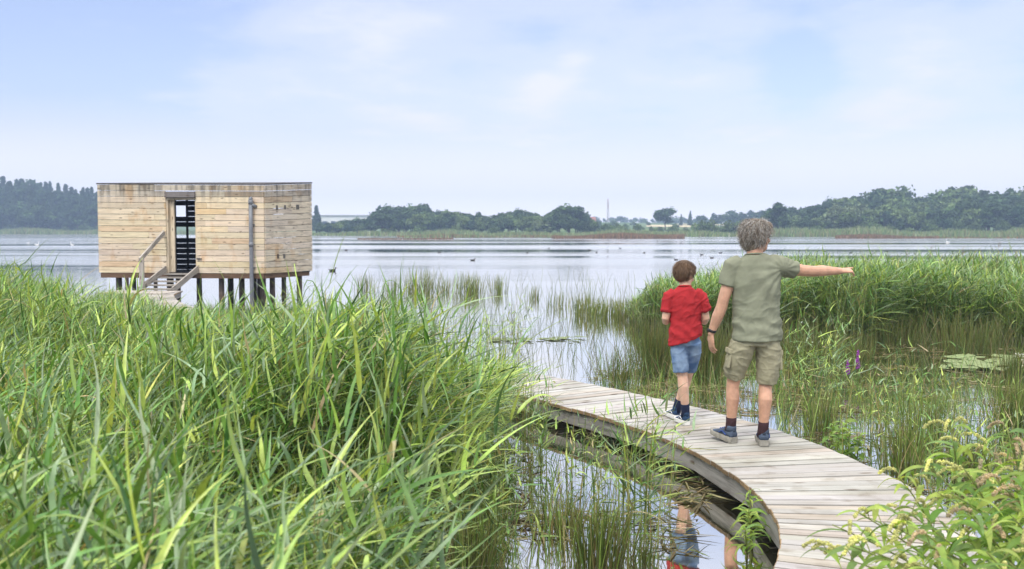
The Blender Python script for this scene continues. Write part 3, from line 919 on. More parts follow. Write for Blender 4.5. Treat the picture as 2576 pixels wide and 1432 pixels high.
bw = thing('boardwalk', 'curving weathered grey plank boardwalk over the shallow water', 'boardwalk', (0, 0, 0))
HW = 0.53
dk, bm = MB(), MB()
s_ = 0.05
while s_ < cs[-1] - 0.2:
    pitch = 0.112 + random.uniform(-0.016, 0.016)
    q = []
    oL, oR = HW + random.uniform(-0.004, 0.004), HW + random.uniform(-0.006, 0.006)
    dz = random.uniform(-0.004, 0.004)
    ga = random.uniform(0.004, 0.009)
    for ss in (s_ + ga, s_ + pitch - ga):
        p, d, nrm = path(ss)
        q.append((p + nrm * oL, p - nrm * oR))
    gcol = np.array([0.445, 0.43, 0.41]) * random.uniform(0.86, 1.10) * np.array([1, random.uniform(0.965, 1.02), random.uniform(0.93, 1.03)])
    if random.random() < 0.18: gcol = gcol * np.array([1.0, 0.93, 0.86])
    V = []
    G = []
    ro = rng.uniform(-40, 40, 3)
    for z in (DECK - 0.032 + dz, DECK + dz):
        for a in range(2):
            for b in range(2):
                V.append((*q[a][b], z)); G.append(np.array([(-1, 1)[b] * HW, (0, 1)[a] * pitch, z]) + ro)
    dk.add(V, [[[0, 2, 3, 1], [4, 5, 7, 6], [0, 1, 5, 4], [2, 6, 7, 3], [0, 4, 6, 2], [1, 3, 7, 5]]], gcol, np.array(G))
    # sawn end grain, browner than the greyed top
    for b, sg in ((0, 1), (1, -1)):
        p, d, nrm = path(s_ + pitch / 2)
        c = (np.array(q[0][b]) + np.array(q[1][b])) / 2
        L = np.linalg.norm(np.array(q[1][b]) - np.array(q[0][b])) / 2
        dd = (np.array(q[1][b]) - np.array(q[0][b])); dd = dd / np.linalg.norm(dd)
        nn = np.array([dd[1], -dd[0]])
        dk.box((*(c + nn * sg * 0.0025), DECK + dz - 0.017), (L * 0.98, 0.0025, 0.014), [(*dd, 0), (*nn, 0), (0, 0, 1)], np.array([0.36, 0.25, 0.14]) * random.uniform(0.6, 1.15))
    s_ += pitch
dk.build('deck', M_deck, bw)
for sg in (1, -1):
    mb = MB()
    ss = 0.1; seg_l = 1.15
    while ss < cs[-1] - 0.3:
        e = min(ss + seg_l, cs[-1] - 0.1)
        p0, _, n0 = path(ss); p1, _, n1_ = path(e)
        a = p0 + n0 * sg * (HW - 0.055); b = p1 + n1_ * sg * (HW - 0.055)
        mb.bar((*a, DECK - 0.10), (*b, DECK - 0.10), 0.05, 0.128, np.array([0.36, 0.345, 0.33]) * random.uniform(0.8, 1.12))
        ss = e + 0.004
    mb.build('side_beam', M_beam, bw)
ss = 0.5
while ss < cs[-1] - 0.4:
    p, d, nrm = path(ss)
    cb = MB(); cb.bar((*(p - nrm * (HW - 0.1)), DECK - 0.10), (*(p + nrm * (HW - 0.1)), DECK - 0.10), 0.06, 0.12, (0.16, 0.13, 0.10)); cb.build('cross_beam', M_beam, bw)
    for sg in (1, -1):
        pm = MB()
        c = p + nrm * sg * (HW - 0.26)
        pm.tube([(*c, -0.7), (*c, -0.1), (*c, DECK - 0.12)], [0.055, 0.053, 0.05], 12, (0.10, 0.07, 0.045))
        pm.build('pile', M_beam, bw, smooth=False)
    ss += 2.1

# ------------------------------------------------------------------ bird hide on stilts
hide = thing('bird_hide', 'square timber bird hide on dark stilts standing in the lake', 'bird hide', (0, 0, -0.26))
Ah, Bh, Ch = np.array([ux(250, 29.65), 29.65]), np.array([ux(666, 29.0), 29.0]), np.array([ux(783.5, 31.0), 31.0])
Dh = Ah + (Ch - Bh)
ZF = 0.93
ZT = {'A': 3.55, 'B': 3.50, 'C': 3.64, 'D': 3.66}
TAN = np.array([0.80, 0.68, 0.50])


def clad(mb, P0, P1, zt0, zt1, rows, open_=None, pale=0.0, mean=1.5, grey_top=2, grey=(0.56, 0.51, 0.43)):
    L = np.linalg.norm(P1 - P0); d = (P1 - P0) / L
    n = np.array([d[1], -d[0]])
    for r in range(rows):
        s0 = 0.0
        while s0 < L - 0.02:
            s1 = min(L, s0 + random.uniform(0.6, 1.5) * mean)
            if L - s1 < 0.35: s1 = L
            segs = [(s0, s1)]
            if open_ is not None:
                zc_ = ZF + (r + 0.5) / rows * (zt0 - ZF)
                if zc_ < open_[2]:
                    segs = []
                    if s0 < open_[0]: segs.append((s0, min(s1, open_[0])))
                    if s1 > open_[1]: segs.append((max(s0, open_[1]), s1))
            base = TAN * random.uniform(0.90, 1.07) * np.array([1, random.uniform(0.96, 1.01), random.uniform(0.86, 1.05)])
            gr = np.array(grey) * random.uniform(0.8, 1.12)
            f = min(1, pale + random.uniform(-0.12, 0.22))
            if r >= rows - grey_top: f = random.uniform(0.6, 0.95); gr = gr * random.uniform(0.55, 1.0)
            col = base * (1 - max(f, 0)) + gr * max(f, 0)
            if random.random() < 0.08: col = col * np.array([0.97, 0.88, 0.76])
            for a, b in segs:
                if b - a < 0.03: continue
                def z(s, k): return ZF + k / rows * ((zt0 + (zt1 - zt0) * s / L) - ZF)
                off = random.uniform(0, 0.006)
                V = []; G = []; ro = rng.uniform(-30, 30, 3)
                for t in (0.0, 0.028 + off):
                    for (s, k) in ((a + 0.002, r), (b - 0.002, r), (b - 0.002, r + 1), (a + 0.002, r + 1)):
                        zz = z(s, k) + (0.006 if k == r else -0.006)
                        p = P0 + d * s + n * t
                        V.append((*p, zz)); G.append(np.array([s, zz, t]) + ro)
                mb.add(V, [[[3, 2, 1, 0], [4, 5, 6, 7], [0, 1, 5, 4], [1, 2, 6, 5], [2, 3, 7, 6], [3, 0, 4, 7]]], col, np.array(G))
            s0 = s1


LAB = np.linalg.norm(Bh - Ah)
dAB = (Bh - Ah) / LAB
nAB = np.array([dAB[1], -dAB[0]])       # towards the viewer


def s_of(u):          # distance along the front wall of the point seen at u
    a = (u - CX) / F
    # Ah + s*dAB on ray x = a*y
    return (a * Ah[1] - Ah[0]) / (dAB[0] - a * dAB[1])


so0, so1 = s_of(420), s_of(495)
mb = MB(); clad(mb, Ah, Bh, ZT['A'], ZT['B'], 15, (so0, so1, 3.30)); mb.build('front_wall', M_clad, hide)
mb = MB(); clad(mb, Bh, Ch, ZT['B'], ZT['C'], 15, None, 0.45, 1.2, 3, (0.70, 0.62, 0.52)); mb.build('side_wall', M_cladw, hide)
mb = MB(); clad(mb, Dh, Ah, ZT['D'], ZT['A'], 15, None, 0.6, 1.2, 2); mb.build('side_wall', M_cladw, hide)


def hpt(s, t, z):     # s along front, t into the hide
    p = Ah + dAB * s - nAB * t
    return (p[0], p[1], z)


# dark lining, floor and roof
def quad_slab(name, pts, z0s, z1s, mat, col=(1, 1, 1)):
    m = MB()
    V = [(*p, z) for p, z in zip(pts, z0s)] + [(*p, z) for p, z in zip(pts, z1s)]
    m.add(V, [[[3, 2, 1, 0], [4, 5, 6, 7], [0, 1, 5, 4], [1, 2, 6, 5], [2, 3, 7, 6], [3, 0, 4, 7]]], col)
    return m.build(name, mat, hide)


ins = lambda p, q, k: p + (q - p) * k
cen = (Ah + Bh + Ch + Dh) / 4
out_ = [cen + (p - cen) * 1.015 for p in (Ah, Bh, Ch, Dh)]
inn = [cen + (p - cen) * 0.985 for p in (Ah, Bh, Ch, Dh)]
quad_slab('floor', inn, [ZF - 0.03] * 4, [ZF + 0.02] * 4, M_black)
zt = [ZT[k_] for k_ in 'ABCD']
quad_slab('roof', out_, [z + 0.004 for z in zt], [z + 0.045 for z in zt], M_roof)
quad_slab('ceiling_lining', inn, [z - 0.3 for z in zt], [z - 0.26 for z in zt], M_black)
ln = MB()
for s0, s1, z0, z1 in ((0.05, so0 - 0.02, ZF + 0.03, 3.2), (so1 + 0.02, LAB - 0.05, ZF + 0.03, 3.2)):
    ln.bar(hpt(s0, 0.06, (z0 + z1) / 2), hpt(s1, 0.06, (z0 + z1) / 2), 0.03, z1 - z0)
ln.build('inner_lining', M_black, hide)
# viewing wall at the back: black louvred boards with window openings
bk = MB()
LBK = np.linalg.norm(Ch - Dh); dBK = (Ch - Dh) / LBK
nrow = 14; z0b, z1b = ZF + 0.02, 3.30
rowh = (z1b - z0b) / nrow
cw = 0.40
ncol = int(LBK / cw)
s_target = ((ux(454, 31.5) - Dh[0]) / dBK[0])
ph = (s_target - cw / 2) % cw
winrows = {(6, 7): 'all', (10, 11): 'odd'}
kc = int((s_target - ph) // cw)
c0 = -1
for c in range(-1, ncol + 1):
    a = ph + c * cw; b = a + cw
    a_, b_ = max(a, 0.02), min(b, LBK - 0.02)
    if b_ - a_ < 0.03: continue
    pa = Dh + dBK * a_; pb = Dh + dBK * (a_ + min(0.055, b_ - a_))
    bk.bar((*pa, (z0b + z1b) / 2), (*pb, (z0b + z1b) / 2), 0.06, z1b - z0b)
    if b_ - a_ < 0.08: continue
    for r in range(nrow):
        if r in (6, 7) and (c - kc) % 4 in (0, 1): continue
        if r in (10, 11) and (c - kc) % 4 == 0: continue
        p0, p1 = Dh + dBK * (a_ + 0.05), Dh + dBK * (b_ + 0.005)
        zc_ = z0b + (r + 0.5) * rowh
        h_ = rowh - 0.014
        bk.bar((*p0, zc_), (*p1, zc_), 0.03, h_)
bk.build('viewing_wall', M_black, hide)
# door surround
fr = MB()
sj = s_of(436)
fr.bar(hpt(so0 + 0.03, -0.005, (ZF + 3.14) / 2), hpt(so0 + 0.031, 0.14, (ZF + 3.14) / 2), 0.055, 3.14 - ZF, TAN * 0.82)
fr.bar(hpt((so0 + 0.06 + sj) / 2, 0.10, (ZF + 3.14) / 2), hpt((so0 + 0.06 + sj) / 2 + 0.001, 0.16, (ZF + 3.14) / 2), sj - so0 - 0.06, 3.14 - ZF, TAN * 0.95)
fr.bar(hpt(so1 - 0.016, 0.0, (ZF + 3.14) / 2), hpt(so1 - 0.015, 0.12, (ZF + 3.14) / 2), 0.03, 3.14 - ZF, TAN * 0.8)
fr.bar(hpt(so0 + 0.002, 0.05, 3.115), hpt(so1 - 0.034, 0.05, 3.115), 0.13, 0.05, TAN * 0.75)
fr.build('door_frame', M_clad, hide)
lm = MB(); lm.bar(hpt(so0 + 0.003, -0.035, 3.24), hpt(so1 - 0.003, -0.035, 3.24), 0.13, 0.17, (0.22, 0.20, 0.19)); lm.build('lintel', M_cladw, hide)
# underframe and stilts
sk = MB()
inset = [cen + (p - cen) * k_ for p, k_ in zip((Ah, Bh, Ch, Dh), (0.985, 0.985, 0.97, 0.985))]
for i in range(4):
    a, b = inset[i], inset[(i + 1) % 4]
    sk.bar((*a, ZF - 0.075), (*b, ZF - 0.075), 0.06, 0.145, (0.17, 0.105, 0.065))
sk.build('floor_beam', M_beam, hide)
for (u_, d_, wd) in ((298, 30.1, 0.19), (318, 31.6, 0.12), (336, 30.6, 0.13), (390, 31.2, 0.13), (427, 30.4, 0.22), (447, 31.5, 0.16), (500, 30.0, 0.17), (556, 29.5, 0.17), (579, 30.9, 0.19), (607, 29.7, 0.18), (640, 30.9, 0.13), (651, 31.4, 0.14), (662, 29.5, 0.15),
                     (684, 30.0, 0.17), (713, 30.6, 0.15), (752, 31.0, 0.18)):
    m = MB(); x = ux(u_, d_)
    if d_ < np.interp(x, [Ah[0], Bh[0], Ch[0]], [Ah[1], Bh[1], Ch[1]]): d_ = float(np.interp(x, [Ah[0], Bh[0], Ch[0]], [Ah[1], Bh[1], Ch[1]])) + 0.15; x = ux(u_, d_)
    lean_ = random.uniform(-0.03, 0.03)
    m.tube([(x + lean_, d_, -0.7), (x, d_, 0.3), (x, d_, ZF - 0.15)], [wd * 0.52, wd * 0.5, wd * 0.48], 10, np.array([0.12, 0.095, 0.075]) * random.uniform(0.6, 1.5))
    m.build('stilt', M_beam, hide)
# drain pipe on the front
pm = MB(); xs = s_of(636); pz = [(hpt(xs, -0.12, z)) for z in (-0.4, 0.6, 1.4, 2.2, 2.95)]
pm.tube(pz, [0.058] * 5, 14)
for z in (2.95, 1.72): pm.tube([hpt(xs, -0.12, z), hpt(xs, -0.12, z + 0.12)], [0.068, 0.068], 14)
pm.tube([hpt(xs, -0.12, 3.04), hpt(xs, -0.118, 3.11), hpt(xs + 0.03, -0.09, 3.13)], [0.058, 0.06, 0.05], 14)
pm.tube([hpt(xs + 0.02, -0.12, 2.94), hpt(xs + 0.10, -0.07, 2.90), hpt(xs + 0.13, -0.02, 2.88)], [0.05, 0.05, 0.045], 12)
pm.build('drain_pipe', M_pipe, hide, smooth=True)
for (zz, dx_) in ((2.35, 0), (1.1, 0)):
    m = MB(); m.bar(hpt(xs - 0.09, -0.045, zz), hpt(xs + 0.09, -0.045, zz), 0.03, 0.03, (0.3, 0.3, 0.3)); m.build('pipe_clamp', M_pipe, hide)
# vents (dark slots) on the weathered side wall
dBC = (Ch - Bh) / np.linalg.norm(Ch - Bh); nBC = np.array([dBC[1], -dBC[0]])
for (f_, z_, w_, h_) in ((0.24, 2.86, 0.04, 0.14), (0.41, 2.88, 0.04, 0.12), (0.68, 2.9, 0.07, 0.14), (0.25, 1.42, 0.045, 0.13), (0.38, 1.42, 0.045, 0.13)):
    m = MB(); p = Bh + (Ch - Bh) * f_ + nBC * 0.036
    m.box((*p, z_), (w_, 0.006, h_ / 2), [(*dBC, 0), (*nBC, 0), (0, 0, 1)], (0.16, 0.145, 0.13)); m.build('vent_slot', M_cladw, hide)
m = MB(); m.bar(hpt(so1 + 0.02, -0.06, 1.36), hpt(so1 + 0.17, -0.06, 1.355), 0.03, 0.04, (0.10, 0.09, 0.08)); m.build('door_hook', M_beam, hide)
# steps up to the door
st = bpy.data.objects.new('staircase', None); COL.objects.link(st); st.parent = hide
GW = (0.36, 0.33, 0.29)
sl, sr = so0 - 0.02, so1 + 0.05
top_t, bot_t = -0.14, -1.55
for k_ in range(5):
    f_ = k_ / 4.0
    m = MB(); t_ = top_t + (bot_t - top_t) * f_; z_ = ZF - 0.02 - 0.36 * f_
    m.bar(hpt(sl + 0.03, t_, z_), hpt(sr - 0.03, t_, z_), 0.26, 0.04, np.array(GW) * random.uniform(0.8, 1.1)); m.build('tread', M_beam, st)
for s in (sl, sr):
    m = MB(); m.bar(hpt(s, top_t + 0.10, ZF + 0.14), hpt(s, bot_t - 0.12, ZF - 0.40), 0.045, 0.17, np.array(GW) * 1.15); m.build('stringer', M_beam, st)
m = MB(); m.bar(hpt(sl - 0.04, top_t + 0.10, 2.13), hpt(sl - 0.04, bot_t + 0.05, 1.36), 0.05, 0.13, np.array(GW) * 1.25); m.build('handrail', M_beam, st)
m = MB(); m.box(hpt(sl - 0.04, bot_t + 0.14, 0.9), (0.06, 0.045, 0.5), None, np.array(GW) * 1.2); m.build('newel_post', M_beam, st)
m = MB()
for k_ in range(8):
    m.bar(hpt(sl - 0.55, bot_t - 0.30 - 0.15 * k_, 0.505), hpt(sr + 0.35, bot_t - 0.30 - 0.15 * k_, 0.505), 0.142, 0.035, np.array([0.5, 0.46, 0.42]) * random.uniform(0.8, 1.1))
m.build('landing', M_deck, st)


# ------------------------------------------------------------------ people
def baked(name, mb, vox, mat, parent, smooth_it=4, fold=None, smooth=True):
    """union of the tapered sections in mb as ONE continuous closed surface"""
    me = mb.mesh(name + '_sections')
    o = bpy.data.objects.new(name, me); COL.objects.link(o)
    r = o.modifiers.new('r', 'REMESH'); r.mode = 'VOXEL'; r.voxel_size = vox
    s = o.modifiers.new('s', 'SMOOTH'); s.factor = 0.5; s.iterations = smooth_it
    dg = bpy.context.evaluated_depsgraph_get()
    nm = bpy.data.meshes.new_from_object(o.evaluated_get(dg))
    bpy.data.objects.remove(o); bpy.data.meshes.remove(me)
    nm.name = name
    if fold is not None:
        n = len(nm.vertices)
        co = np.empty(n * 3, np.float32); nm.vertices.foreach_get('co', co); co = co.reshape(-1, 3)
        no = np.empty(n * 3, np.float32); nm.vertices.foreach_get('normal', no); no = no.reshape(-1, 3)
        d = np.array([fold(Vector(c)) for c in co.tolist()], np.float32)
        co = co + no * d[:, None]
        nm.vertices.foreach_set('co', co.ravel()); nm.update()
    nm.materials.clear()
    nm.polygons.foreach_set('use_smooth', np.full(len(nm.polygons), smooth))
    return link(name, nm, mat, parent)


def head_frame(c, yaw, pitch, roll=0.0):
    """matrix for a head modelled facing +y, z up"""
    return Matrix.Translation(Vector(c)) @ Matrix.Rotation(R(yaw), 4, 'Z') @ Matrix.Rotation(R(pitch), 4, 'X') @ Matrix.Rotation(R(roll), 4, 'Y')


def add_head(mb, M, k=1.0):
    Rm = np.array(M.to_3x3())
    def e(c, r): mb.ell(M @ Vector([a * k for a in c]), [a * k for a in r], Rm)
    e((0, -0.012, 0.018), (0.076, 0.096, 0.097))          # skull
    e((0, 0.038, -0.045), (0.060, 0.060, 0.078))           # face
    e((0, 0.060, -0.098), (0.034, 0.032, 0.026))           # chin
    e((0.028, 0.040, -0.085), (0.030, 0.045, 0.028)); e((-0.028, 0.040, -0.085), (0.030, 0.045, 0.028))   # jaw
    e((0, 0.084, 0.025), (0.05, 0.018, 0.016))             # brow
    e((0, 0.098, -0.012), (0.011, 0.016, 0.030))           # nose
    e((0, 0.110, -0.032), (0.016, 0.014, 0.012))
    e((0, 0.093, -0.060), (0.026, 0.012, 0.007)); e((0, 0.091, -0.071), (0.022, 0.012, 0.008))             # lips
    e((0.036, 0.078, -0.030), (0.022, 0.018, 0.018)); e((-0.036, 0.078, -0.030), (0.022, 0.018, 0.018))   # cheeks
    for s in (1, -1):
        e((s * 0.078, -0.006, -0.015), (0.011, 0.022, 0.032))
        e((s * 0.082, -0.012, 0.004), (0.008, 0.018, 0.018))


def finger(mb, p, d, bend, L, r, curl):
    """three phalanges from knuckle p along d, curling towards bend"""
    p = Vector(p); d = Vector(d).normalized(); bend = Vector(bend).normalized()
    pts = [p - d * 0.02, p]; rad = [r * 1.1, r * 1.1]
    for f, k in ((0.45, 0.5), (0.3, 1.0), (0.25, 1.0)):
        d = (d + bend * math.tan(min(curl * k, 1.2))).normalized()
        p = p + d * L * f
        pts.append(p); rad.append(r * (1.0 if f > 0.4 else 0.92 if f > 0.27 else 0.8))
    mb.tube(pts, rad, 8, round_caps=True)


def hand(mb, wrist, d, palm_n, thumb_side, k, curls):
    """palm slab, four unequal fingers and a thumb leaving the side of the palm"""
    wrist = Vector(wrist); d = Vector(d).normalized(); pn = Vector(palm_n); pn = (pn - d * pn.dot(d)).normalized(); sd = d.cross(pn).normalized()
    if sd.dot(Vector(thumb_side)) < 0: sd = -sd
    mb.tube([wrist - d * 0.02 * k, wrist + d * 0.03 * k, wrist + d * 0.07 * k, wrist + d * 0.095 * k],
            [(0.026 * k, 0.019 * k), (0.034 * k, 0.017 * k), (0.041 * k, 0.015 * k), (0.038 * k, 0.012 * k)], 12, round_caps=True, ref=sd)
    for i, (o, L) in enumerate(((0.028, 0.074), (0.0095, 0.083), (-0.0095, 0.077), (-0.028, 0.060))):
        finger(mb, wrist + d * (0.092 - 0.004 * abs(i - 1)) * k + sd * o * k, d + sd * o * 3.0, pn, L * k, 0.0085 * k, curls[i])
    finger(mb, wrist + d * 0.035 * k + sd * 0.034 * k, d * 0.8 + sd * 0.75 + pn * 0.15, pn, 0.065 * k, 0.0105 * k, curls[4])


def shoe(parent, heel, toe_dir, L, mats, pitch=0.0, k=1.0):
    """trainer: upper, sole and collar; heel = back point of the sole on the ground"""
    h = Vector(heel); d = Vector((toe_dir[0], toe_dir[1], 0)).normalized(); x = Vector((d.y, -d.x, 0))
    M = Matrix.Translation(h) @ Matrix(((x.x, d.x, 0, 0), (x.y, d.y, 0, 0), (0, 0, 1.28, 0), (0, 0, 0, 1))) @ Matrix.Rotation(R(-pitch), 4, 'X')
    W = L * 0.17
    prof = [(0.0, 0.62), (0.08, 0.82), (0.25, 0.86), (0.42, 0.86), (0.62, 1.06), (0.78, 1.08), (0.9, 0.82), (1.0, 0.35)]
    def outline(n, sc, z, dz=0.0):
        return [(sx * W * w_ * sc, t * L, z + dz * t * t) for sx in (1,) for t, w_ in prof] + [(-W * w_ * sc, t * L, z + dz * t * t) for t, w_ in prof[::-1]]
    sm = MB()
    rings = [outline(0, 0.97, 0.0, 0.012 * k), outline(0, 1.03, 0.012 * k, 0.012 * k), outline(0, 1.03, 0.028 * k, 0.006 * k), outline(0, 0.96, 0.036 * k, 0.004 * k)]
    n = len(rings[0]); V = [M @ Vector(p) for r in rings for p in r]
    fs = [[i * n + j, i * n + (j + 1) % n, (i + 1) * n + (j + 1) % n, (i + 1) * n + j] for i in range(3) for j in range(n)]
    sm.add(V, [fs]); sm.F[n] = [np.array([list(range(n))[::-1]]), np.array([list(range(3 * n, 4 * n))])]
    um = MB()
    secs = [(0.03, 0.030, 0.078, 0.7), (0.10, 0.028, 0.088, 0.86), (0.22, 0.028, 0.090, 0.88), (0.36, 0.028, 0.082, 0.86), (0.52, 0.028, 0.066, 0.93), (0.70, 0.027, 0.050, 1.02), (0.86, 0.027, 0.040, 0.92), (0.96, 0.027, 0.032, 0.6)]
    V = []; m_ = 12
    for t, z0, z1, w_ in secs:
        for j in range(m_):
            a = 2 * math.pi * j / m_
            ca, sa = math.cos(a), math.sin(a)
            zz = (z0 + z1) / 2 * k + (z1 - z0) / 2 * k * (abs(sa) ** 0.7) * (1 if sa > 0 else -1)
            V.append(M @ Vector((W * w_ * 0.98 * (abs(ca) ** 0.8) * (1 if ca > 0 else -1) * (0.82 if sa > 0.4 else 1), t * L, zz)))
    fs = [[i * m_ + j, i * m_ + (j + 1) % m_, (i + 1) * m_ + (j + 1) % m_, (i + 1) * m_ + j] for i in range(len(secs) - 1) for j in range(m_)]
    um.add(V, [fs]); um.F[m_] = [np.array([list(range(m_))[::-1]]), np.array([[um.n - m_ + j for j in range(m_)]])]
    # ankle collar and tongue
    um.tube([M @ Vector((0, 0.17 * L, 0.07 * k)), M @ Vector((0, 0.16 * L, 0.100 * k)), M @ Vector((0, 0.15 * L, 0.108 * k))], [(W * 0.85, L * 0.15), (W * 0.80, L * 0.145), (W * 0.72, L * 0.135)], 14, ref=x)
    root = um.build('shoe', mats[0], parent, smooth=True)
    sm.build('sole', mats[1], root)
    lc = MB()
    for t in (0.36, 0.44, 0.52, 0.60):
        zz = np.interp(t, [s[0] for s in secs], [s[2] for s in secs]) * k + 0.002
        lc.tube([M @ Vector((-W * 0.5, t * L, zz - 0.012 * k)), M @ Vector((0, (t + 0.03) * L, zz)), M @ Vector((W * 0.5, t * L, zz - 0.012 * k))], [0.004 * k] * 3, 6)
    # pale flash on the side and heel tab
    for s in (1, -1):
        lc.tube([M @ Vector((s * W * 0.90, 0.20 * L, 0.045 * k)), M @ Vector((s * W * 0.93, 0.35 * L, 0.062 * k)), M @ Vector((s * W * 0.93, 0.5 * L, 0.045 * k))], [0.005 * k] * 3, 6)
    lc.build('lace', mats[2], root)
    return root


def strands(name, roots, dirs, lens, widths, cols, wave, droop, mat, parent, seg=9):
    n = len(roots)
    V, Fq, C = ribbons(np.array(roots), np.array(dirs), np.array(lens), np.array(widths), np.array(droop), np.zeros((n, 3)), seg, np.array(cols), prof=(1, 1, 0.35), twist=rng.normal(0, .4, n))
    V = V.reshape(n, seg + 1, 2, 3)
    t = np.linspace(0, 1, seg + 1)
    ph = rng.uniform(0, 6.28, (n, 3)); fq = rng.uniform(7, 12, (n, 3))
    off = np.sin(t[None, :, None] * fq[:, None, :] + ph[:, None, :]) * wave * t[None, :, None] ** 0.6
    V = V + off[:, :, None, :]
    return V.reshape(-1, 3), Fq, C


def hair_mat(name):
    m, t, out = newmat(name)
    a = N(t, 'ShaderNodeAttribute', attribute_name='tint')
    p = N(t, 'ShaderNodeBsdfPrincipled'); p.inputs['Roughness'].default_value = 0.45; p.inputs['Specular IOR Level'].default_value = 0.35
    lk(t, a.outputs['Color'], p.inputs['Base Color']); lk(t, p.outputs[0], out.inputs[0])
    return m


M_hair = hair_mat('hair')
M_eye = plain('eye', (0.10, 0.07, 0.05), 0.2, 0.5)


def cloth(name, col, bump=0.0006, namt=0.18, bscale=400, rough=0.9):
    return plain(name, col, rough, 0.15, 9, namt, bump, bscale)


# ---- the man
man = thing('person', 'grey-haired man in olive t-shirt and khaki shorts pointing right', 'person', (ux(1902, 7.75), 7.75, DECK + 0.004))
body = MB()
HM = head_frame((0.012, 0.03, 1.655), -62, -6, 4)
add_head(body, HM, 1.04)
# neck and torso
body.tube([(-0.02, -0.005, 1.44), (-0.012, 0.0, 1.52), (0.005, 0.02, 1.60)], [(0.085, 0.07), (0.062, 0.064), (0.06, 0.066)], 16, ref=(1, 0, 0))
body.tube([(0.01, 0, 0.84), (0.008, 0, 1.0), (0.0, 0.0, 1.2), (-0.005, 0, 1.38), (-0.01, 0, 1.46)], [(0.16, 0.11), (0.155, 0.10), (0.17, 0.11), (0.16, 0.10), (0.10, 0.07)], 18, ref=(1, 0, 0))
# left arm hanging, bent a little outwards
body.tube([(-0.17, 0, 1.43), (-0.205, 0.0, 1.30), (-0.252, 0.0, 1.16), (-0.262, 0.01, 1.10), (-0.29, 0.03, 1.02), (-0.318, 0.055, 0.93), (-0.332, 0.066, 0.885)],
          [0.058, 0.053, 0.045, 0.045, 0.046, 0.034, 0.028], 12, round_caps=True)
hand(body, (-0.333, 0.067, 0.88), (0.06, 0.10, -1), (1, 0.4, 0.1), (0.2, 1, 0), 1.0, (0.28, 0.34, 0.38, 0.42, 0.25))
# right arm stretched out to the right, index finger pointing
body.tube([(0.15, 0.0, 1.425), (0.25, 0.02, 1.40), (0.38, 0.045, 1.378), (0.47, 0.07, 1.372), (0.54, 0.095, 1.375), (0.64, 0.14, 1.372), (0.705, 0.17, 1.370)],
          [0.058, 0.054, 0.046, 0.043, 0.045, 0.034, 0.028], 12, round_caps=True)
w0 = Vector((0.707, 0.171, 1.370)); dv = Vector((0.90, 0.42, 0.02)).normalized()
hand(body, w0, dv + Vector((0, 0, 0.03)), (0.0, 0.45, -1), (-0.3, 0.8, 0.1), 1.04, (0.0, 0.50, 0.62, 0.68, 0.35))
# legs : left foot ahead and turned out, right foot behind
body.tube([(-0.08, 0.0, 0.86), (-0.105, 0.02, 0.74), (-0.13, 0.065, 0.60), (-0.145, 0.10, 0.50), (-0.150, 0.105, 0.44), (-0.148, 0.10, 0.36), (-0.150, 0.12, 0.24), (-0.152, 0.145, 0.12), (-0.155, 0.17, 0.07)],
          [0.09, 0.08, 0.065, 0.053, 0.051, 0.054, 0.042, 0.034, 0.038], 14, round_caps=True)
body.tube([(0.09, 0.0, 0.86), (0.098, 0.0, 0.74), (0.100, 0.01, 0.60), (0.094, 0.03, 0.52), (0.088, 0.022, 0.46), (0.085, 0.0, 0.37), (0.080, 0.01, 0.24), (0.078, 0.03, 0.12), (0.08, 0.05, 0.07)],
          [0.09, 0.08, 0.065, 0.053, 0.051, 0.055, 0.042, 0.034, 0.038], 14, round_caps=True)
baked('body', body, 0.0048, M_skin, man, 3)
for s in (1, -1):
    e = MB(); e.ell(HM @ Vector((s * 0.032, 0.088, 0.004)), (0.012, 0.012, 0.012)); e.build('eye', M_eye, man, smooth=True)

def ridge(p, amp, sx, sz, shear):
    """sharp cloth creases running diagonally"""
    q = Vector(((p.x + shear * p.z) * sx, p.y * sx, (p.z - shear * p.x) * sz))
    a = 1 - abs(noise.noise(q)) * 2.2
    b = 1 - abs(noise.noise(q * 2.1 + Vector((5, 3, 1)))) * 2.2
    return amp * (max(a, 0) ** 3 + 0.5 * max(b, 0) ** 3)


def tfold(p):
    x, y, z = p
    # soft creases fan from the raised right shoulder to the left hip; drapery round the waist
    r = math.hypot(x - 0.20, z - 1.40); a = math.atan2(z - 1.40, x - 0.20)
    f = 0.0038 * math.sin(a * 13 + 5.0 * noise.noise(Vector((x * 4, y * 4, z * 4)))) * math.exp(-((r - 0.25) / 0.22) ** 2)
    wz = max(0.0, 1 - abs(z - 0.96) / 0.16)
    f += wz * 0.006 * math.sin(z * 62 + x * 16 + 4.0 * noise.noise(Vector((x * 5, y * 5, z * 3 + 7))))
    f += 0.006 * noise.noise(Vector((x * 7, y * 7, z * 5))) + ridge(p, 0.007, 4.5, 9, 0.55) * (0.35 + 0.65 * max(0, min(1, (1.3 - z) / 0.3)))
    f += 0.006 * math.sin(x * 34 + 3 * noise.noise(Vector((x * 3, y * 3, z * 2)))) * max(0, min(1, (1.42 - z) / 0.25)) * (0.4 + 0.6 * max(0, min(1, (z - 1.0) / 0.2)))
    return f


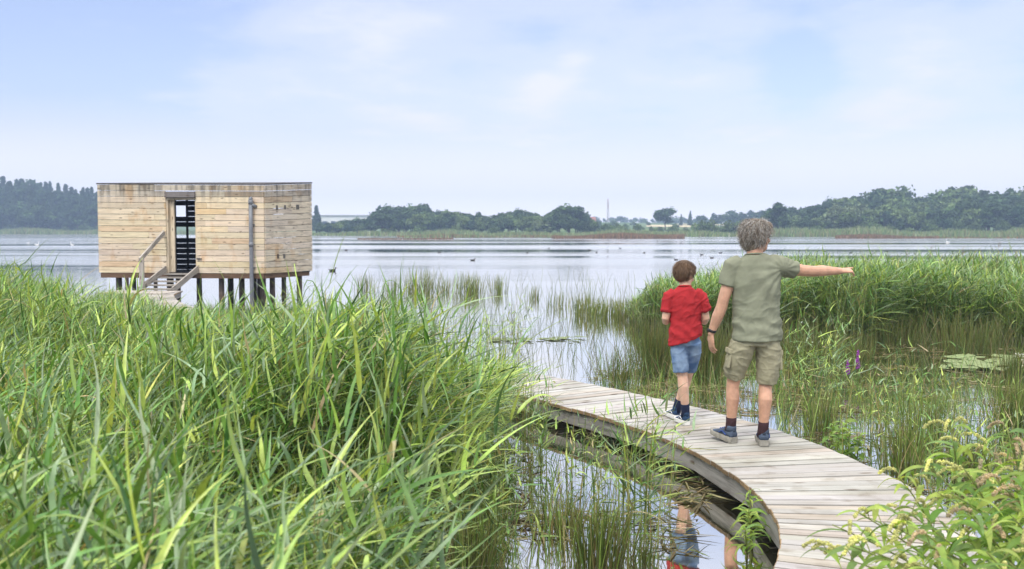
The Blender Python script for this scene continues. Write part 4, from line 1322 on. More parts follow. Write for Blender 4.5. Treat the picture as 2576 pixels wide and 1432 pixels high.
sh = MB()
sh.tube([(0.010, 0.0, 0.838), (0.010, 0.0, 0.90), (0.010, 0, 1.0), (0.008, 0, 1.12), (0.004, 0, 1.25), (-0.002, 0, 1.36), (-0.005, 0, 1.43), (-0.012, 0, 1.478), (-0.016, 0.0, 1.508)],
        [(0.190, 0.154), (0.188, 0.148), (0.183, 0.130), (0.183, 0.128), (0.188, 0.130), (0.193, 0.124), (0.184, 0.110), (0.13, 0.092), (0.078, 0.078)], 24, ref=(1, 0, 0))
sh.tube([(-0.12, 0.0, 1.445), (-0.185, 0.0, 1.41), (-0.212, 0.0, 1.34), (-0.230, 0.0, 1.262)], [0.066, 0.078, 0.072, 0.068], 16, round_caps=False)
sh.tube([(0.10, 0.0, 1.435), (0.18, 0.01, 1.42), (0.25, 0.02, 1.40), (0.315, 0.035, 1.385)], [0.072, 0.082, 0.076, 0.070], 16)
M_olive = cloth('olive_jersey', (0.238, 0.250, 0.180))
baked('t_shirt', sh, 0.0065, M_olive, man, 5, tfold)
cm = MB()
cr = []
for k_ in range(25):
    a = 2 * math.pi * k_ / 24
    cr.append((-0.014 + 0.074 * math.cos(a), 0.004 + 0.076 * math.sin(a), 1.502 - 0.014 * math.sin(a)))
cm.tube(cr, [0.0065] * 25, 8, caps=False); cm.build('collar', M_olive, man, smooth=True)


def sfold(p):
    x, y, z = p
    return 0.007 * noise.noise(Vector((x * 8, y * 8, z * 6 + 3))) + ridge(p, 0.007, 8, 14, -0.4)


so = MB()
so.tube([(0.008, 0, 0.93), (0.006, 0, 0.86), (0.004, 0.0, 0.80)], [(0.158, 0.112), (0.168, 0.122), (0.168, 0.122)], 20, ref=(1, 0, 0))
so.tube([(-0.075, 0.0, 0.88), (-0.10, 0.015, 0.78), (-0.125, 0.05, 0.67), (-0.138, 0.085, 0.575), (-0.142, 0.098, 0.533)], [(0.085, 0.10), (0.100, 0.11), (0.092, 0.10), (0.080, 0.090), (0.072, 0.078)], 18, ref=(1, 0, 0))
so.tube([(0.085, 0.0, 0.88), (0.10, 0.0, 0.78), (0.107, 0.01, 0.66), (0.106, 0.028, 0.555), (0.102, 0.032, 0.495)], [(0.085, 0.10), (0.098, 0.11), (0.094, 0.10), (0.088, 0.092), (0.075, 0.079)], 18, ref=(1, 0, 0))
so.ell((0.165, 0.03, 0.56), (0.035, 0.06, 0.05))
M_khaki = cloth('khaki_cotton', (0.335, 0.315, 0.215), 0.0008)
baked('shorts', so, 0.0065, M_khaki, man, 4, sfold)
for (c, hx, rot) in (((-0.200, 0.03, 0.69), 0.011, -0.20), ((0.194, 0.02, 0.68), 0.011, 0.05)):
    m = MB(); ax = [(math.cos(rot), 0, math.sin(rot)), (0, 1, 0), (-math.sin(rot), 0, math.cos(rot))]
    m.box(c, (hx, 0.065, 0.075), ax); m.box((c[0], c[1], c[2] + 0.062), (hx + 0.004, 0.069, 0.020), ax)
    baked('cargo_pocket', m, 0.006, M_khaki, man, 4)
M_sock = cloth('brown_sock', (0.055, 0.030, 0.035), 0.001, 0.2, 220)
for pts in ([(-0.151, 0.13, 0.205), (-0.151, 0.133, 0.17), (-0.152, 0.145, 0.12), (-0.158, 0.165, 0.07)], [(0.079, 0.016, 0.19), (0.079, 0.02, 0.16), (0.078, 0.03, 0.12), (0.08, 0.05, 0.07)]):
    m = MB(); m.tube(pts, [0.043, 0.042, 0.042, 0.046], 14); m.build('sock', M_sock, man, smooth=True)
M_sh1 = cloth('slate_mesh', (0.075, 0.10, 0.15), 0.001, 0.35, 150, 0.7); M_so1 = plain('grey_rubber', (0.30, 0.285, 0.25), 0.8, 0.2, 30, 0.2); M_la1 = cloth('blue_lace', (0.05, 0.09, 0.28))
shoe(man, (-0.132, 0.095, 0.0), (-0.44, 0.90), 0.29, (M_sh1, M_so1, M_la1), -4)
shoe(man, (0.078, -0.015, 0.0), (0.16, 1.0), 0.295, (M_sh1, M_so1, M_la1), 0)
wm = MB()
for a_, b_, r_ in ((0.0, 0.022, 0.0335),):
    c0 = Vector((-0.322, 0.058, 0.915)); d_ = (Vector((-0.332, 0.066, 0.885)) - Vector((-0.318, 0.055, 0.93))).normalized()
    wm.tube([c0, c0 + d_ * 0.022], [r_, r_ - 0.001], 18)
    wm.ell(c0 + d_ * 0.011 + Vector((-0.030, 0.004, 0)), (0.010, 0.018, 0.018))
wm.build('wristwatch', plain('watch_rubber', (0.012, 0.012, 0.014), 0.5, 0.4), man, smooth=True)

# hair : wavy, collar length, grey-brown
hb_ = MB(); Rm = np.array(HM.to_3x3())
for c, r in (((0, -0.02, 0.042), (0.085, 0.102, 0.088)), ((0, -0.050, -0.02), (0.086, 0.072, 0.10)), ((0, -0.055, -0.085), (0.078, 0.055, 0.055)), ((0.056, -0.012, -0.01), (0.034, 0.058, 0.075)), ((-0.056, -0.012, -0.01), (0.034, 0.058, 0.075)), ((0.03, 0.055, 0.082), (0.05, 0.045, 0.035)), ((-0.03, 0.05, 0.084), (0.05, 0.045, 0.035))):
    hb_.ell(HM @ Vector(c), r, Rm)
hbm = hb_.mesh('hair_base')
A = Acc(); roots, dirs, lens, wd, cols, dr = [], [], [], [], [], []
pal_h = [(0.31, 0.28, 0.245), (0.46, 0.44, 0.41), (0.19, 0.15, 0.115), (0.60, 0.58, 0.56), (0.11, 0.08, 0.06), (0.34, 0.28, 0.22)]
HI = HM.to_3x3()
while len(roots) < 6500:
    v = Vector(rng.normal(0, 1, 3)).normalized()
    if v.y > 0.35 and v.z < 0.62: continue
    if v.z < -0.80: continue
    if v.y > 0.05 and v.z < -0.25: continue
    loc = Vector((v.x * 0.083, v.y * 0.100 - 0.024, v.z * 0.100 + 0.022))
    crown = Vector((0.0, -0.03, 0.12))
    fl = (loc - crown); fl = (fl - v * fl.dot(v)).normalized()
    d = fl * 1.0 + v * 0.16 + Vector(rng.normal(0, 0.17, 3)) + Vector((0, 0, -0.25 if v.z < 0.3 else 0.0))
    roots.append(HM @ loc); dirs.append(HI @ d); lens.append(rng.uniform(0.06, 0.13) * (0.8 if v.z < -0.45 else 1)); wd.append(rng.uniform(0.0016, 0.0034))
    i_ = int(rng.choice(6, p=[.25, .22, .18, .10, .12, .13])); cc = np.array(pal_h[i_])
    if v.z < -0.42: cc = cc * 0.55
    cols.append(cc * rng.uniform(0.8, 1.15)); dr.append(0.7)
A.add(*strands('hair', roots, dirs, lens, wd, cols, 0.011, dr, M_hair, man, 9))
V0 = np.empty(len(hbm.vertices) * 3, np.float32); hbm.vertices.foreach_get('co', V0); V0 = V0.reshape(-1, 3)
q4 = np.array([list(p.vertices) for p in hbm.polygons if len(p.vertices) == 4]); t3 = np.array([list(p.vertices) for p in hbm.polygons if len(p.vertices) == 3])
Vh = np.concatenate([V0] + A.V); Ch_ = np.concatenate([np.tile([[0.20, 0.16, 0.12]], (len(V0), 1))] + A.C)
link('hair', raw_mesh('hair', Vh, [q4, t3, np.concatenate(A.F) + len(V0)], Ch_, None, True), M_hair, man)

# ---- the boy
boy = thing('person', 'boy in red t-shirt and blue denim shorts walking ahead', 'person', (ux(1722.6, 8.6), 8.6, DECK + 0.004))
body = MB()
HB = head_frame((0.005, 0.03, 1.318), -48, -20, 2)
add_head(body, HB, 0.93)
body.tube([(0.0, -0.005, 1.12), (0.0, 0.0, 1.19), (0.003, 0.015, 1.26)], [(0.06, 0.052), (0.045, 0.046), (0.044, 0.048)], 14, ref=(1, 0, 0))
body.tube([(0.01, 0, 0.70), (0.012, 0, 0.84), (0.008, 0.0, 1.0), (0.004, 0, 1.10), (0.0, 0, 1.16)], [(0.11, 0.085), (0.105, 0.078), (0.118, 0.082), (0.115, 0.075), (0.07, 0.05)], 16, ref=(1, 0, 0))
body.tube([(-0.125, 0, 1.135), (-0.150, -0.01, 1.03), (-0.165, -0.01, 0.93), (-0.160, 0.01, 0.905), (-0.125, 0.09, 0.915), (-0.07, 0.17, 0.945)], [0.042, 0.038, 0.034, 0.034, 0.031, 0.022], 12, round_caps=True)
hand(body, (-0.068, 0.172, 0.946), (0.6, 0.75, 0.25), (0.5, -0.3, -0.6), (0, -0.2, 1), 0.78, (0.4, 0.45, 0.5, 0.5, 0.3))
body.tube([(0.135, 0, 1.13), (0.165, -0.01, 1.02), (0.185, -0.005, 0.93), (0.180, 0.015, 0.905), (0.145, 0.09, 0.93), (0.085, 0.175, 0.965)], [0.042, 0.038, 0.034, 0.034, 0.031, 0.022], 12, round_caps=True)
hand(body, (0.083, 0.177, 0.966), (-0.55, 0.75, 0.2), (-0.5, -0.3, -0.6), (0, -0.2, 1), 0.78, (0.4, 0.45, 0.5, 0.5, 0.3))
body.tube([(-0.05, 0, 0.72), (-0.040, 0.0, 0.60), (-0.020, 0.0, 0.48), (-0.012, 0.0, 0.42), (-0.006, -0.012, 0.34), (0.008, -0.005, 0.22), (0.018, 0.01, 0.12), (0.02, 0.02, 0.06)], [0.068, 0.062, 0.05, 0.045, 0.047, 0.038, 0.030, 0.031], 12, round_caps=True)
body.tube([(0.07, 0, 0.72), (0.078, 0.05, 0.60), (0.070, 0.12, 0.48), (0.062, 0.16, 0.42), (0.048, 0.19, 0.34), (0.018, 0.24, 0.22), (-0.008, 0.27, 0.12), (-0.015, 0.28, 0.06)], [0.068, 0.062, 0.05, 0.045, 0.047, 0.038, 0.030, 0.031], 12, round_caps=True)
baked('body', body, 0.0045, M_skin2, boy, 3)
for s in (1, -1):
    e = MB(); e.ell(HB @ Vector((s * 0.029, 0.081, 0.004)), (0.011, 0.011, 0.011)); e.build('eye', M_eye, boy, smooth=True)


def rfold(p):
    x, y, z = p
    f = 0.005 * noise.noise(Vector((x * 8, y * 8, z * 6 + 1))) + ridge(p, 0.006, 5, 10, 0.6)
    f += 0.004 * math.sin((x * 0.8 + z) * 55 + 4 * noise.noise(Vector((x * 6, y * 6, z * 4)))) * max(0, min(1, (0.98 - z) / 0.15))
    r = math.hypot(x - 0.14, z - 1.08)
    f += 0.003 * math.sin(math.atan2(z - 1.08, x - 0.14) * 9 + 3 * noise.noise(Vector((x * 7, y * 7, z * 7)))) * math.exp(-((r - .14) / .12) ** 2)
    return f


sh = MB()
# hem hangs lower on the left
V = []
secs = [(0.715, 0.008, 0.146, 0.124), (0.80, 0.010, 0.143, 0.118), (0.90, 0.010, 0.136, 0.104), (1.0, 0.008, 0.140, 0.104), (1.08, 0.004, 0.145, 0.098), (1.135, 0.002, 0.132, 0.084), (1.18, 0.0, 0.085, 0.066), (1.205, 0.0, 0.056, 0.056)]
nn_ = 22
for z, x0, a, b in secs:
    for j in range(nn_):
        t = 2 * math.pi * j / nn_
        px_ = x0 + a * math.cos(t)
        V.append((px_, b * math.sin(t), z + max(0.0, (0.95 - z) / 0.22) * (0.30 * px_ + 0.02)))
sh.add(V, [[[i * nn_ + j, i * nn_ + (j + 1) % nn_, (i + 1) * nn_ + (j + 1) % nn_, (i + 1) * nn_ + j] for i in range(len(secs) - 1) for j in range(nn_)]])
sh.F[nn_] = [np.array([list(range(nn_))[::-1]]), np.array([[(len(secs) - 1) * nn_ + j for j in range(nn_)]])]
sh.tube([(-0.085, 0, 1.15), (-0.132, 0, 1.12), (-0.150, -0.006, 1.05), (-0.160, -0.008, 0.985)], [0.05, 0.058, 0.055, 0.052], 14)
sh.tube([(0.085, 0, 1.15), (0.138, 0, 1.12), (0.165, -0.006, 1.05), (0.180, -0.006, 0.99)], [0.05, 0.058, 0.055, 0.052], 14)
M_red = cloth('red_jersey', (0.40, 0.030, 0.036))
baked('t_shirt', sh, 0.006, M_red, boy, 4, rfold)
cm = MB(); cr = []
for k_ in range(25):
    a = 2 * math.pi * k_ / 24
    cr.append((0.055 * math.cos(a), 0.003 + 0.056 * math.sin(a), 1.208 - 0.010 * math.sin(a)))
cm.tube(cr, [0.007] * 25, 8, caps=False); cm.build('collar', M_red, boy, smooth=True)
so = MB()
so.tube([(0.012, 0, 0.84), (0.012, 0, 0.76), (0.010, 0.0, 0.70)], [(0.110, 0.086), (0.120, 0.098), (0.122, 0.098)], 18, ref=(1, 0, 0))
so.tube([(-0.048, 0, 0.74), (-0.042, 0.0, 0.64), (-0.030, 0.0, 0.53), (-0.026, 0.0, 0.465)], [(0.074, 0.09), (0.076, 0.084), (0.070, 0.076), (0.066, 0.070)], 16, ref=(1, 0, 0))
so.tube([(0.070, 0, 0.74), (0.080, 0.04, 0.64), (0.075, 0.095, 0.53), (0.070, 0.13, 0.475)], [(0.074, 0.09), (0.074, 0.084), (0.066, 0.074), (0.062, 0.068)], 16, ref=(1, 0, 0))
mden, t_, o_ = newmat('blue_denim')
tc_ = N(t_, 'ShaderNodeTexCoord'); nz = N(t_, 'ShaderNodeTexNoise'); nz.inputs['Scale'].default_value = 9; nz.inputs['Detail'].default_value = 5
lk(t_, tc_.outputs['Object'], nz.inputs['Vector'])
rp = N(t_, 'ShaderNodeValToRGB'); rp.color_ramp.elements[0].position = 0.35; rp.color_ramp.elements[0].color = (0.085, 0.16, 0.32, 1); rp.color_ramp.elements[1].position = 0.68; rp.color_ramp.elements[1].color = (0.30, 0.41, 0.58, 1)
lk(t_, nz.outputs[0], rp.inputs[0])
p_ = N(t_, 'ShaderNodeBsdfPrincipled'); p_.inputs['Roughness'].default_value = 0.9; p_.inputs['Specular IOR Level'].default_value = 0.15
lk(t_, rp.outputs[0], p_.inputs['Base Color']); lk(t_, p_.outputs[0], o_.inputs[0])
baked('shorts', so, 0.006, mden, boy, 4, lambda p: 0.006 * noise.noise(Vector((p.x * 9, p.y * 9, p.z * 7))) + ridge(p, 0.004, 9, 16, 0.5))
M_navy = cloth('navy_sock', (0.018, 0.025, 0.055), 0.001, 0.2, 220)
for pts in ([(0.012, 0.0, 0.185), (0.018, 0.01, 0.12), (0.02, 0.02, 0.06)], [(0.006, 0.255, 0.18), (-0.008, 0.27, 0.12), (-0.015, 0.28, 0.06)]):
    m = MB(); m.tube(pts, [0.039, 0.037, 0.040], 14); m.build('sock', M_navy, boy, smooth=True)
M_sh2 = cloth('blue_mesh', (0.03, 0.065, 0.135), 0.001, 0.3, 150, 0.7); M_so2 = plain('white_rubber', (0.72, 0.72, 0.70), 0.6, 0.3, 30, 0.1); M_la2 = cloth('pale_lace', (0.6, 0.62, 0.65))
shoe(boy, (0.030, -0.03, 0.0), (-0.28, 1.0), 0.225, (M_sh2, M_so2, M_la2), 0, 0.85)
shoe(boy, (-0.010, 0.235, 0.0), (-0.30, 1.0), 0.225, (M_sh2, M_so2, M_la2), 0, 0.85)
hb_ = MB(); Rm = np.array(HB.to_3x3())
for c, r in (((0, -0.016, 0.035), (0.078, 0.096, 0.082)), ((0, -0.045, -0.012), (0.076, 0.064, 0.078)), ((0, 0.05, 0.07), (0.06, 0.045, 0.036))):
    hb_.ell(HB @ Vector(c), r, Rm)
hbm = hb_.mesh('hair_base')
A = Acc(); roots, dirs, lens, wd, cols, dr = [], [], [], [], [], []
HI = HB.to_3x3()
while len(roots) < 5000:
    v = Vector(rng.normal(0, 1, 3)).normalized()
    if v.y > 0.30 and v.z < 0.45: continue
    if v.z < -0.62: continue
    if v.y > 0.0 and v.z < -0.15: continue
    loc = Vector((v.x * 0.076, v.y * 0.095 - 0.018, v.z * 0.086 + 0.02))
    fl = loc - Vector((0.0, -0.045, 0.11)); fl = (fl - v * fl.dot(v)).normalized()
    d = fl + v * 0.16 + Vector(rng.normal(0, 0.10, 3))
    roots.append(HB @ loc); dirs.append(HI @ d); lens.append(rng.uniform(0.035, 0.07)); wd.append(rng.uniform(0.0016, 0.0032))
    cols.append(np.array([(0.13, 0.075, 0.042), (0.19, 0.115, 0.065), (0.08, 0.045, 0.026), (0.26, 0.17, 0.10)][int(rng.choice(4, p=[.4, .3, .2, .1]))]) * rng.uniform(0.8, 1.2)); dr.append(0.5)
A.add(*strands('hair', roots, dirs, lens, wd, cols, 0.0015, dr, M_hair, boy, 6))
V0 = np.empty(len(hbm.vertices) * 3, np.float32); hbm.vertices.foreach_get('co', V0); V0 = V0.reshape(-1, 3)
q4 = np.array([list(p.vertices) for p in hbm.polygons if len(p.vertices) == 4]); t3 = np.array([list(p.vertices) for p in hbm.polygons if len(p.vertices) == 3])
link('hair', raw_mesh('hair', np.concatenate([V0] + A.V), [q4, t3, np.concatenate(A.F) + len(V0)], np.concatenate([np.tile([[0.10, 0.06, 0.035]], (len(V0), 1))] + A.C), None, True), M_hair, boy)

# ------------------------------------------------------------------ far shore : reed fringes, trees, houses
fr_ = Acc()


def fringe(acc, u0, u1, d0, d1, n, h0, h1, wd, pal):
    u = rng.uniform(u0, u1, n); f = rng.uniform(0, 1, n)
    d = shore_d(u) + d0 + f * (d1 - d0) if d0 < 60 else d0 + f * (d1 - d0)
    x = ux(u, d); z = np.maximum(ground_z(x, d), -0.05)
    a = rng.uniform(-0.5, 0.5, n)
    hh = rng.uniform(h0, h1, n) * (0.8 + 0.35 * np.sin(u * 0.021) * np.sin(u * 0.0087 + 1))
    acc.add(*ribbons(np.column_stack([x, d, z]), np.column_stack([rng.normal(0, .25, n), rng.normal(0, .2, n), np.ones(n)]), hh, np.full(n, wd), np.full(n, 0.2), np.zeros((n, 3)), 2, palette(n, pal, [1] * len(pal), 0.15), side=np.column_stack([np.cos(a), np.sin(a), np.zeros(n)]), prof=(1, 1, .4)))


FG = [(0.17, 0.25, 0.07), (0.12, 0.20, 0.06), (0.24, 0.29, 0.11), (0.20, 0.22, 0.09)]
fringe(fr_, -500, 3000, -6, 14, 15000, 1.2, 2.4, 0.35, FG)
fringe(fr_, -400, 270, -10, 20, 5000, 1.8, 3.2, 0.4, FG)
fringe(fr_, 1850, 3000, -6, 26, 6000, 1.8, 3.4, 0.4, FG)
o = fr_.build('shore_reeds', M_reed); tag(o, 'pale green reed fringe along the far lake shore', 'reeds', kind='stuff')
bi = Acc()
BR = [(0.20, 0.115, 0.06), (0.26, 0.16, 0.09), (0.15, 0.10, 0.05)]
fringe(bi, 1390, 1720, 222, 240, 4200, 0.7, 1.5, 0.2, BR)
fringe(bi, 2100, 2360, 226, 236, 2600, 0.5, 1.2, 0.2, BR)
fringe(bi, 2360, 2700, 228, 240, 900, 0.3, 0.9, 0.2, BR + FG)
fringe(bi, 900, 1140, 205, 215, 1300, 0.15, 0.45, 0.2, BR)
fringe(bi, 1000, 1400, 262, 275, 2200, 0.5, 1.1, 0.25, BR + FG)
o = bi.build('reed_bank', M_reed); tag(o, 'low rusty brown reed banks lying out on the lake', 'reed bank', kind='stuff')
yi = Acc()
fringe(yi, -100, 262, 56, 65, 2600, 0.15, 0.5, 0.05, [(0.24, 0.24, 0.06), (0.30, 0.24, 0.10), (0.16, 0.20, 0.05)])
o = yi.build('water_weed', M_reed); tag(o, 'yellow-green strip of low water weed left of the hide', 'water weed', kind='stuff')


def leaf_quads(c, nrm, size, tint):
    n = len(c)
    t1 = norm(np.cross(nrm, rng.normal(0, 1, (n, 3)))); t2 = np.cross(norm(nrm), t1)
    s = size[:, None]
    k = rng.uniform(0.6, 1.3, (n, 4))[..., None]
    V = np.stack([c - t1 * s * k[:, 0], c - t2 * s * k[:, 1] * .8, c + t1 * s * k[:, 2], c + t2 * s * k[:, 3] * .8], 1).reshape(-1, 3)
    return V, np.arange(4 * n).reshape(n, 4), np.repeat(tint, 4, 0)


def crown_mesh(kind, base, nf=1500):
    A = Acc()
    if kind in ('round', 'tall', 'bush', 'willow'):
        nl = {'round': 20, 'tall': 22, 'bush': 12, 'willow': 18}[kind]
        rx, rz_, zc_ = {'round': (0.30, 0.34, 0.62), 'tall': (0.20, 0.40, 0.58), 'bush': (0.62, 0.42, 0.46), 'willow': (0.36, 0.38, 0.56)}[kind]
        for i in range(nl):
            v = norm(rng.normal(0, 1, 3)); r = rng.uniform(0.35, 1.0) ** 0.6
            c = np.array([v[0] * rx * r, v[1] * rx * r, zc_ + v[2] * rz_ * r * 0.85])
            lr = rng.uniform(0.30, 0.52) * (rx + 0.05)
            m = nf // nl
            q = norm(rng.normal(0, 1, (m, 3))); rad = lr * np.where(rng.uniform(0, 1, m) < 0.12, rng.uniform(1.0, 1.35, m), rng.uniform(0.45, 1.05, m) ** 0.5)
            p = c + q * rad[:, None] * [1, 1, 0.85]
            if kind == 'willow': p[:, 2] -= rng.uniform(0, 0.1, m)
            p[:, 2] = np.maximum(p[:, 2], 0.02 if kind == 'bush' else 0.10)
            tone = rng.uniform(0.55, 1.5)
            tint = np.clip(np.array(base) * 1.35 * tone * (1 + rng.normal(0, 0.2, (m, 1))), .005, .5)
            A.add(*leaf_quads(p, q + rng.normal(0, .6, (m, 3)), rng.uniform(0.022, 0.058, m) * (1.6 if kind == 'bush' else 1.0), tint))
    else:   # conifer
        m = nf
        z = 0.12 + 0.88 * rng.uniform(0, 1, m) ** 1.15
        a = rng.uniform(0, 2 * math.pi, m)
        lob = rng.uniform(0.55, 1.35, 40)[(z * 13).astype(int) + 13 * (a / 2.1).astype(int)]
        tier = lob * (0.85 + 0.15 * np.sin(z * 60))
        r = (1.02 - z) ** 0.85 * 0.155 * tier * rng.uniform(0.2, 1.5, m) ** 0.6
        p = np.column_stack([r * np.cos(a), r * np.sin(a), z])
        q = np.column_stack([np.cos(a), np.sin(a), np.full(m, 0.5)])
        A.add(*leaf_quads(p, q + rng.normal(0, .5, (m, 3)), rng.uniform(0.016, 0.045, m), np.clip(np.array(base) * 1.2 * (1 + rng.normal(0, 0.25, (m, 1))), .004, .4)))
    return raw_mesh('crown', np.concatenate(A.V), [np.concatenate(A.F)], np.concatenate(A.C), None, False)


def trunk_mesh(kind):
    m = MB()
    top = 0.9 if kind == 'conifer' else 0.62
    m.tube([(0, 0, -0.06), (0, 0, 0.12), (0.008, 0, 0.35), (0, 0.008, top)], [0.024, 0.018, 0.014, 0.005], 7)
    if kind != 'conifer':
        for i in range(5):
            a = i * 2.4 + random.uniform(-.4, .4)
            m.tube([(0, 0, 0.22 + 0.06 * i), (0.09 * math.cos(a), 0.09 * math.sin(a), 0.38 + 0.06 * i), (0.19 * math.cos(a), 0.19 * math.sin(a), 0.52 + 0.05 * i)], [0.011, 0.008, 0.003], 5)
    return m.mesh('trunk')


for_mesh = {}
for key, kind, base, nf in (('round1', 'round', (0.050, 0.085, 0.030), 1700), ('round2', 'round', (0.040, 0.070, 0.028), 1700), ('round3', 'round', (0.065, 0.10, 0.034), 1600), ('tall1', 'tall', (0.042, 0.075, 0.030), 1600), ('tall2', 'tall', (0.055, 0.085, 0.034), 1600),
                            ('round4', 'round', (0.105, 0.150, 0.055), 1600), ('round5', 'round', (0.026, 0.055, 0.024), 1700), ('tall3', 'tall', (0.030, 0.058, 0.026), 1600), ('willow', 'willow', (0.115, 0.15, 0.075), 1700), ('bush1', 'bush', (0.070, 0.11, 0.038), 900), ('bush2', 'bush', (0.10, 0.145, 0.05), 900), ('con1', 'conifer', (0.040, 0.072, 0.032), 1700), ('con2', 'conifer', (0.050, 0.085, 0.036), 1700), ('con3', 'conifer', (0.048, 0.075, 0.03), 1300)):
    cm_ = crown_mesh(kind, base, nf); cm_.materials.append(M_tree)
    tm_ = trunk_mesh(kind); tm_.materials.append(M_bark)
    for_mesh[key] = (cm_, tm_)


def tree(key, u, d, vtop, label, cat='tree', group=None, wide=1.0, name=None):
    x = ux(u, d); z0 = float(ground_z(x, d))
    H = max(1.2, vz(vtop, d) - z0)
    nm = name or ('conifer_tree' if key.startswith('con') else 'bush' if key.startswith('bush') else 'broadleaf_tree')
    t = thing(nm, label, cat, (x, d, z0), random.uniform(0, 6.28), group)
    t.scale = (H * wide, H * wide, H)
    c = bpy.data.objects.new('crown', for_mesh[key][0]); COL.objects.link(c); c.parent = t
    if not key.startswith('bush'):
        k_ = bpy.data.objects.new('trunk', for_mesh[key][1]); COL.objects.link(k_); k_.parent = t
    return t


def wood_row(us, vs_, d_off, keys, label, group, step, drop, u_range, wide=(0.9, 1.25), base_d=None):
    u = u_range[0]
    while u < u_range[1]:
        d = (float(shore_d(u)) if base_d is None else base_d) + d_off + random.uniform(-8, 8)
        v = float(np.interp(u, us, vs_))
        v = v + drop * (HOR - v) * random.uniform(0.6, 1.25) + random.uniform(-3, 4) + (random.uniform(-2, 9) if u_range[1] < 300 else 0)
        tree(random.choice(keys), u, d, v, label, 'tree', group, random.uniform(*wide))
        u += step * random.uniform(0.65, 1.35)


LU, LV = [-400, 0, 100, 150, 200, 262], [440, 448, 455, 462, 470, 474]
for off, drop, st_, lab in ((75, 0.0, 15, 'tall spired conifer at the back of the wood left of the hide'), (50, 0.13, 15, 'tall conifer inside the wood left of the hide'), (30, 0.33, 19, 'dark conifer at the lower front of the wood left of the hide')):
    wood_row(LU, LV, off, ['con1', 'con2', 'con3', 'tall1'], lab.replace('conifer', 'narrow tree'), 'narrow trees of the left wood', st_, drop, (-140, 262), (0.75, 1.3))
wood_row(LU, LV, 22, ['round2', 'round1', 'tall1'], 'dark broadleaf tree at the foot of the left conifers', 'broadleaf trees before the left wood', 24, 0.45, (-140, 262), (1.0, 1.4))
CU, CV = [800, 850, 925, 945, 960, 1000, 1035, 1055, 1075, 1100, 1130, 1170, 1200, 1230, 1262, 1285, 1310, 1330, 1370, 1410, 1440, 1455, 1470, 1510], [556, 552, 548, 528, 516, 518, 516, 506, 520, 530, 528, 530, 533, 540, 535, 526, 520, 535, 530, 518, 519, 530, 545, 552]
for off, drop, st_, lab in ((48, 0.0, 17, 'hazy broadleaf tree on the skyline of the middle wood'), (30, 0.22, 20, 'dark broadleaf tree in the body of the middle wood'), (18, 0.5, 24, 'lower tree along the front of the middle wood')):
    wood_row(CU, CV, off, ['round1', 'round2', 'round3', 'tall1', 'round4', 'round5', 'tall3'], lab, 'trees of the middle wood', st_, drop, (805, 1500), (1.05, 1.5))
RU, RV = [1920, 1935, 1960, 1985, 2010, 2050, 2090, 2120, 2150, 2185, 2205, 2230, 2262, 2285, 2320, 2360, 2400, 2430, 2470, 2520, 2575, 2900], [530, 516, 509, 522, 520, 501, 502, 493, 489, 489, 478, 469, 478, 492, 488, 479, 471, 464, 470, 474, 474, 470]
for off, drop, st_, lab in ((78, 0.0, 22, 'hazy broadleaf tree on the skyline of the right wood'), (56, 0.2, 26, 'dark broadleaf tree high in the right wood'), (38, 0.4, 28, 'broadleaf tree in the middle of the right wood'), (24, 0.58, 34, 'lower tree at the front of the right wood')):
    wood_row(RU, RV, off, ['round1', 'round2', 'round3', 'tall1', 'tall2', 'round4', 'round5', 'tall3'], lab, 'trees of the right wood', st_, drop, (1930, 2740), (0.95, 1.4))
for (key, u_, d_, v_, wd_, lab) in (('willow', 2115, 322, 512, 1.25, 'silvery willow at the front of the right wood'), ('willow', 2150, 326, 508, 1.1, 'second silvery willow just right of the first in the right wood'), ('round2', 1672, 420, 521, 1.3, 'lone round tree on the pale field left of the man'),
                                    ('round2', 1432, 330, 515, 1.5, 'broadest dark tree at the right end of the middle wood'), ('con1', 797, 420, 518, 1.5, 'pointed conifer beside the right edge of the hide'), ('tall1', 1955, 322, 508, 1.3, 'tall tree at the left end of the right wood, by the hair of the man'),
                                    ('tall2', 2232, 378, 466, 1.5, 'tallest domed tree on the skyline of the right wood'), ('willow', 1368, 322, 552, 1.9, 'pale rounded willow in front of the middle wood'), ('tall2', 2440, 372, 458, 0.9, 'slim tree top poking above the right wood')):
    tree(key, u_, d_, v_, lab, 'tree', None, wd_)
for i, (u_, v_, key) in enumerate(((1712, 540, 'con3'), (1735, 531, 'con1'), (1762, 541, 'round2'), (1795, 536, 'tall1'), (1812, 538, 'tall2'), (1832, 527, 'round1'), (1850, 536, 'tall1'), (1868, 531, 'tall2'), (1888, 528, 'tall1'), (1908, 526, 'tall2'))):
    tree(key, u_, 540 + (i % 3) * 15, v_, 'small hazy tree in the row behind the pale field', 'tree', 'tree row behind the pale field', 1.2)
for i, u_ in enumerate(np.arange(1455, 1930, 13)):
    tree(['bush1', 'bush2', 'round3'][i % 3], float(u_) + random.uniform(-5, 5), 860 + random.uniform(-30, 30), random.uniform(543, 554), 'faint tree or bush of the far hedgerow on the horizon', 'tree', 'trees of the far hedgerow', random.uniform(1.1, 1.7))
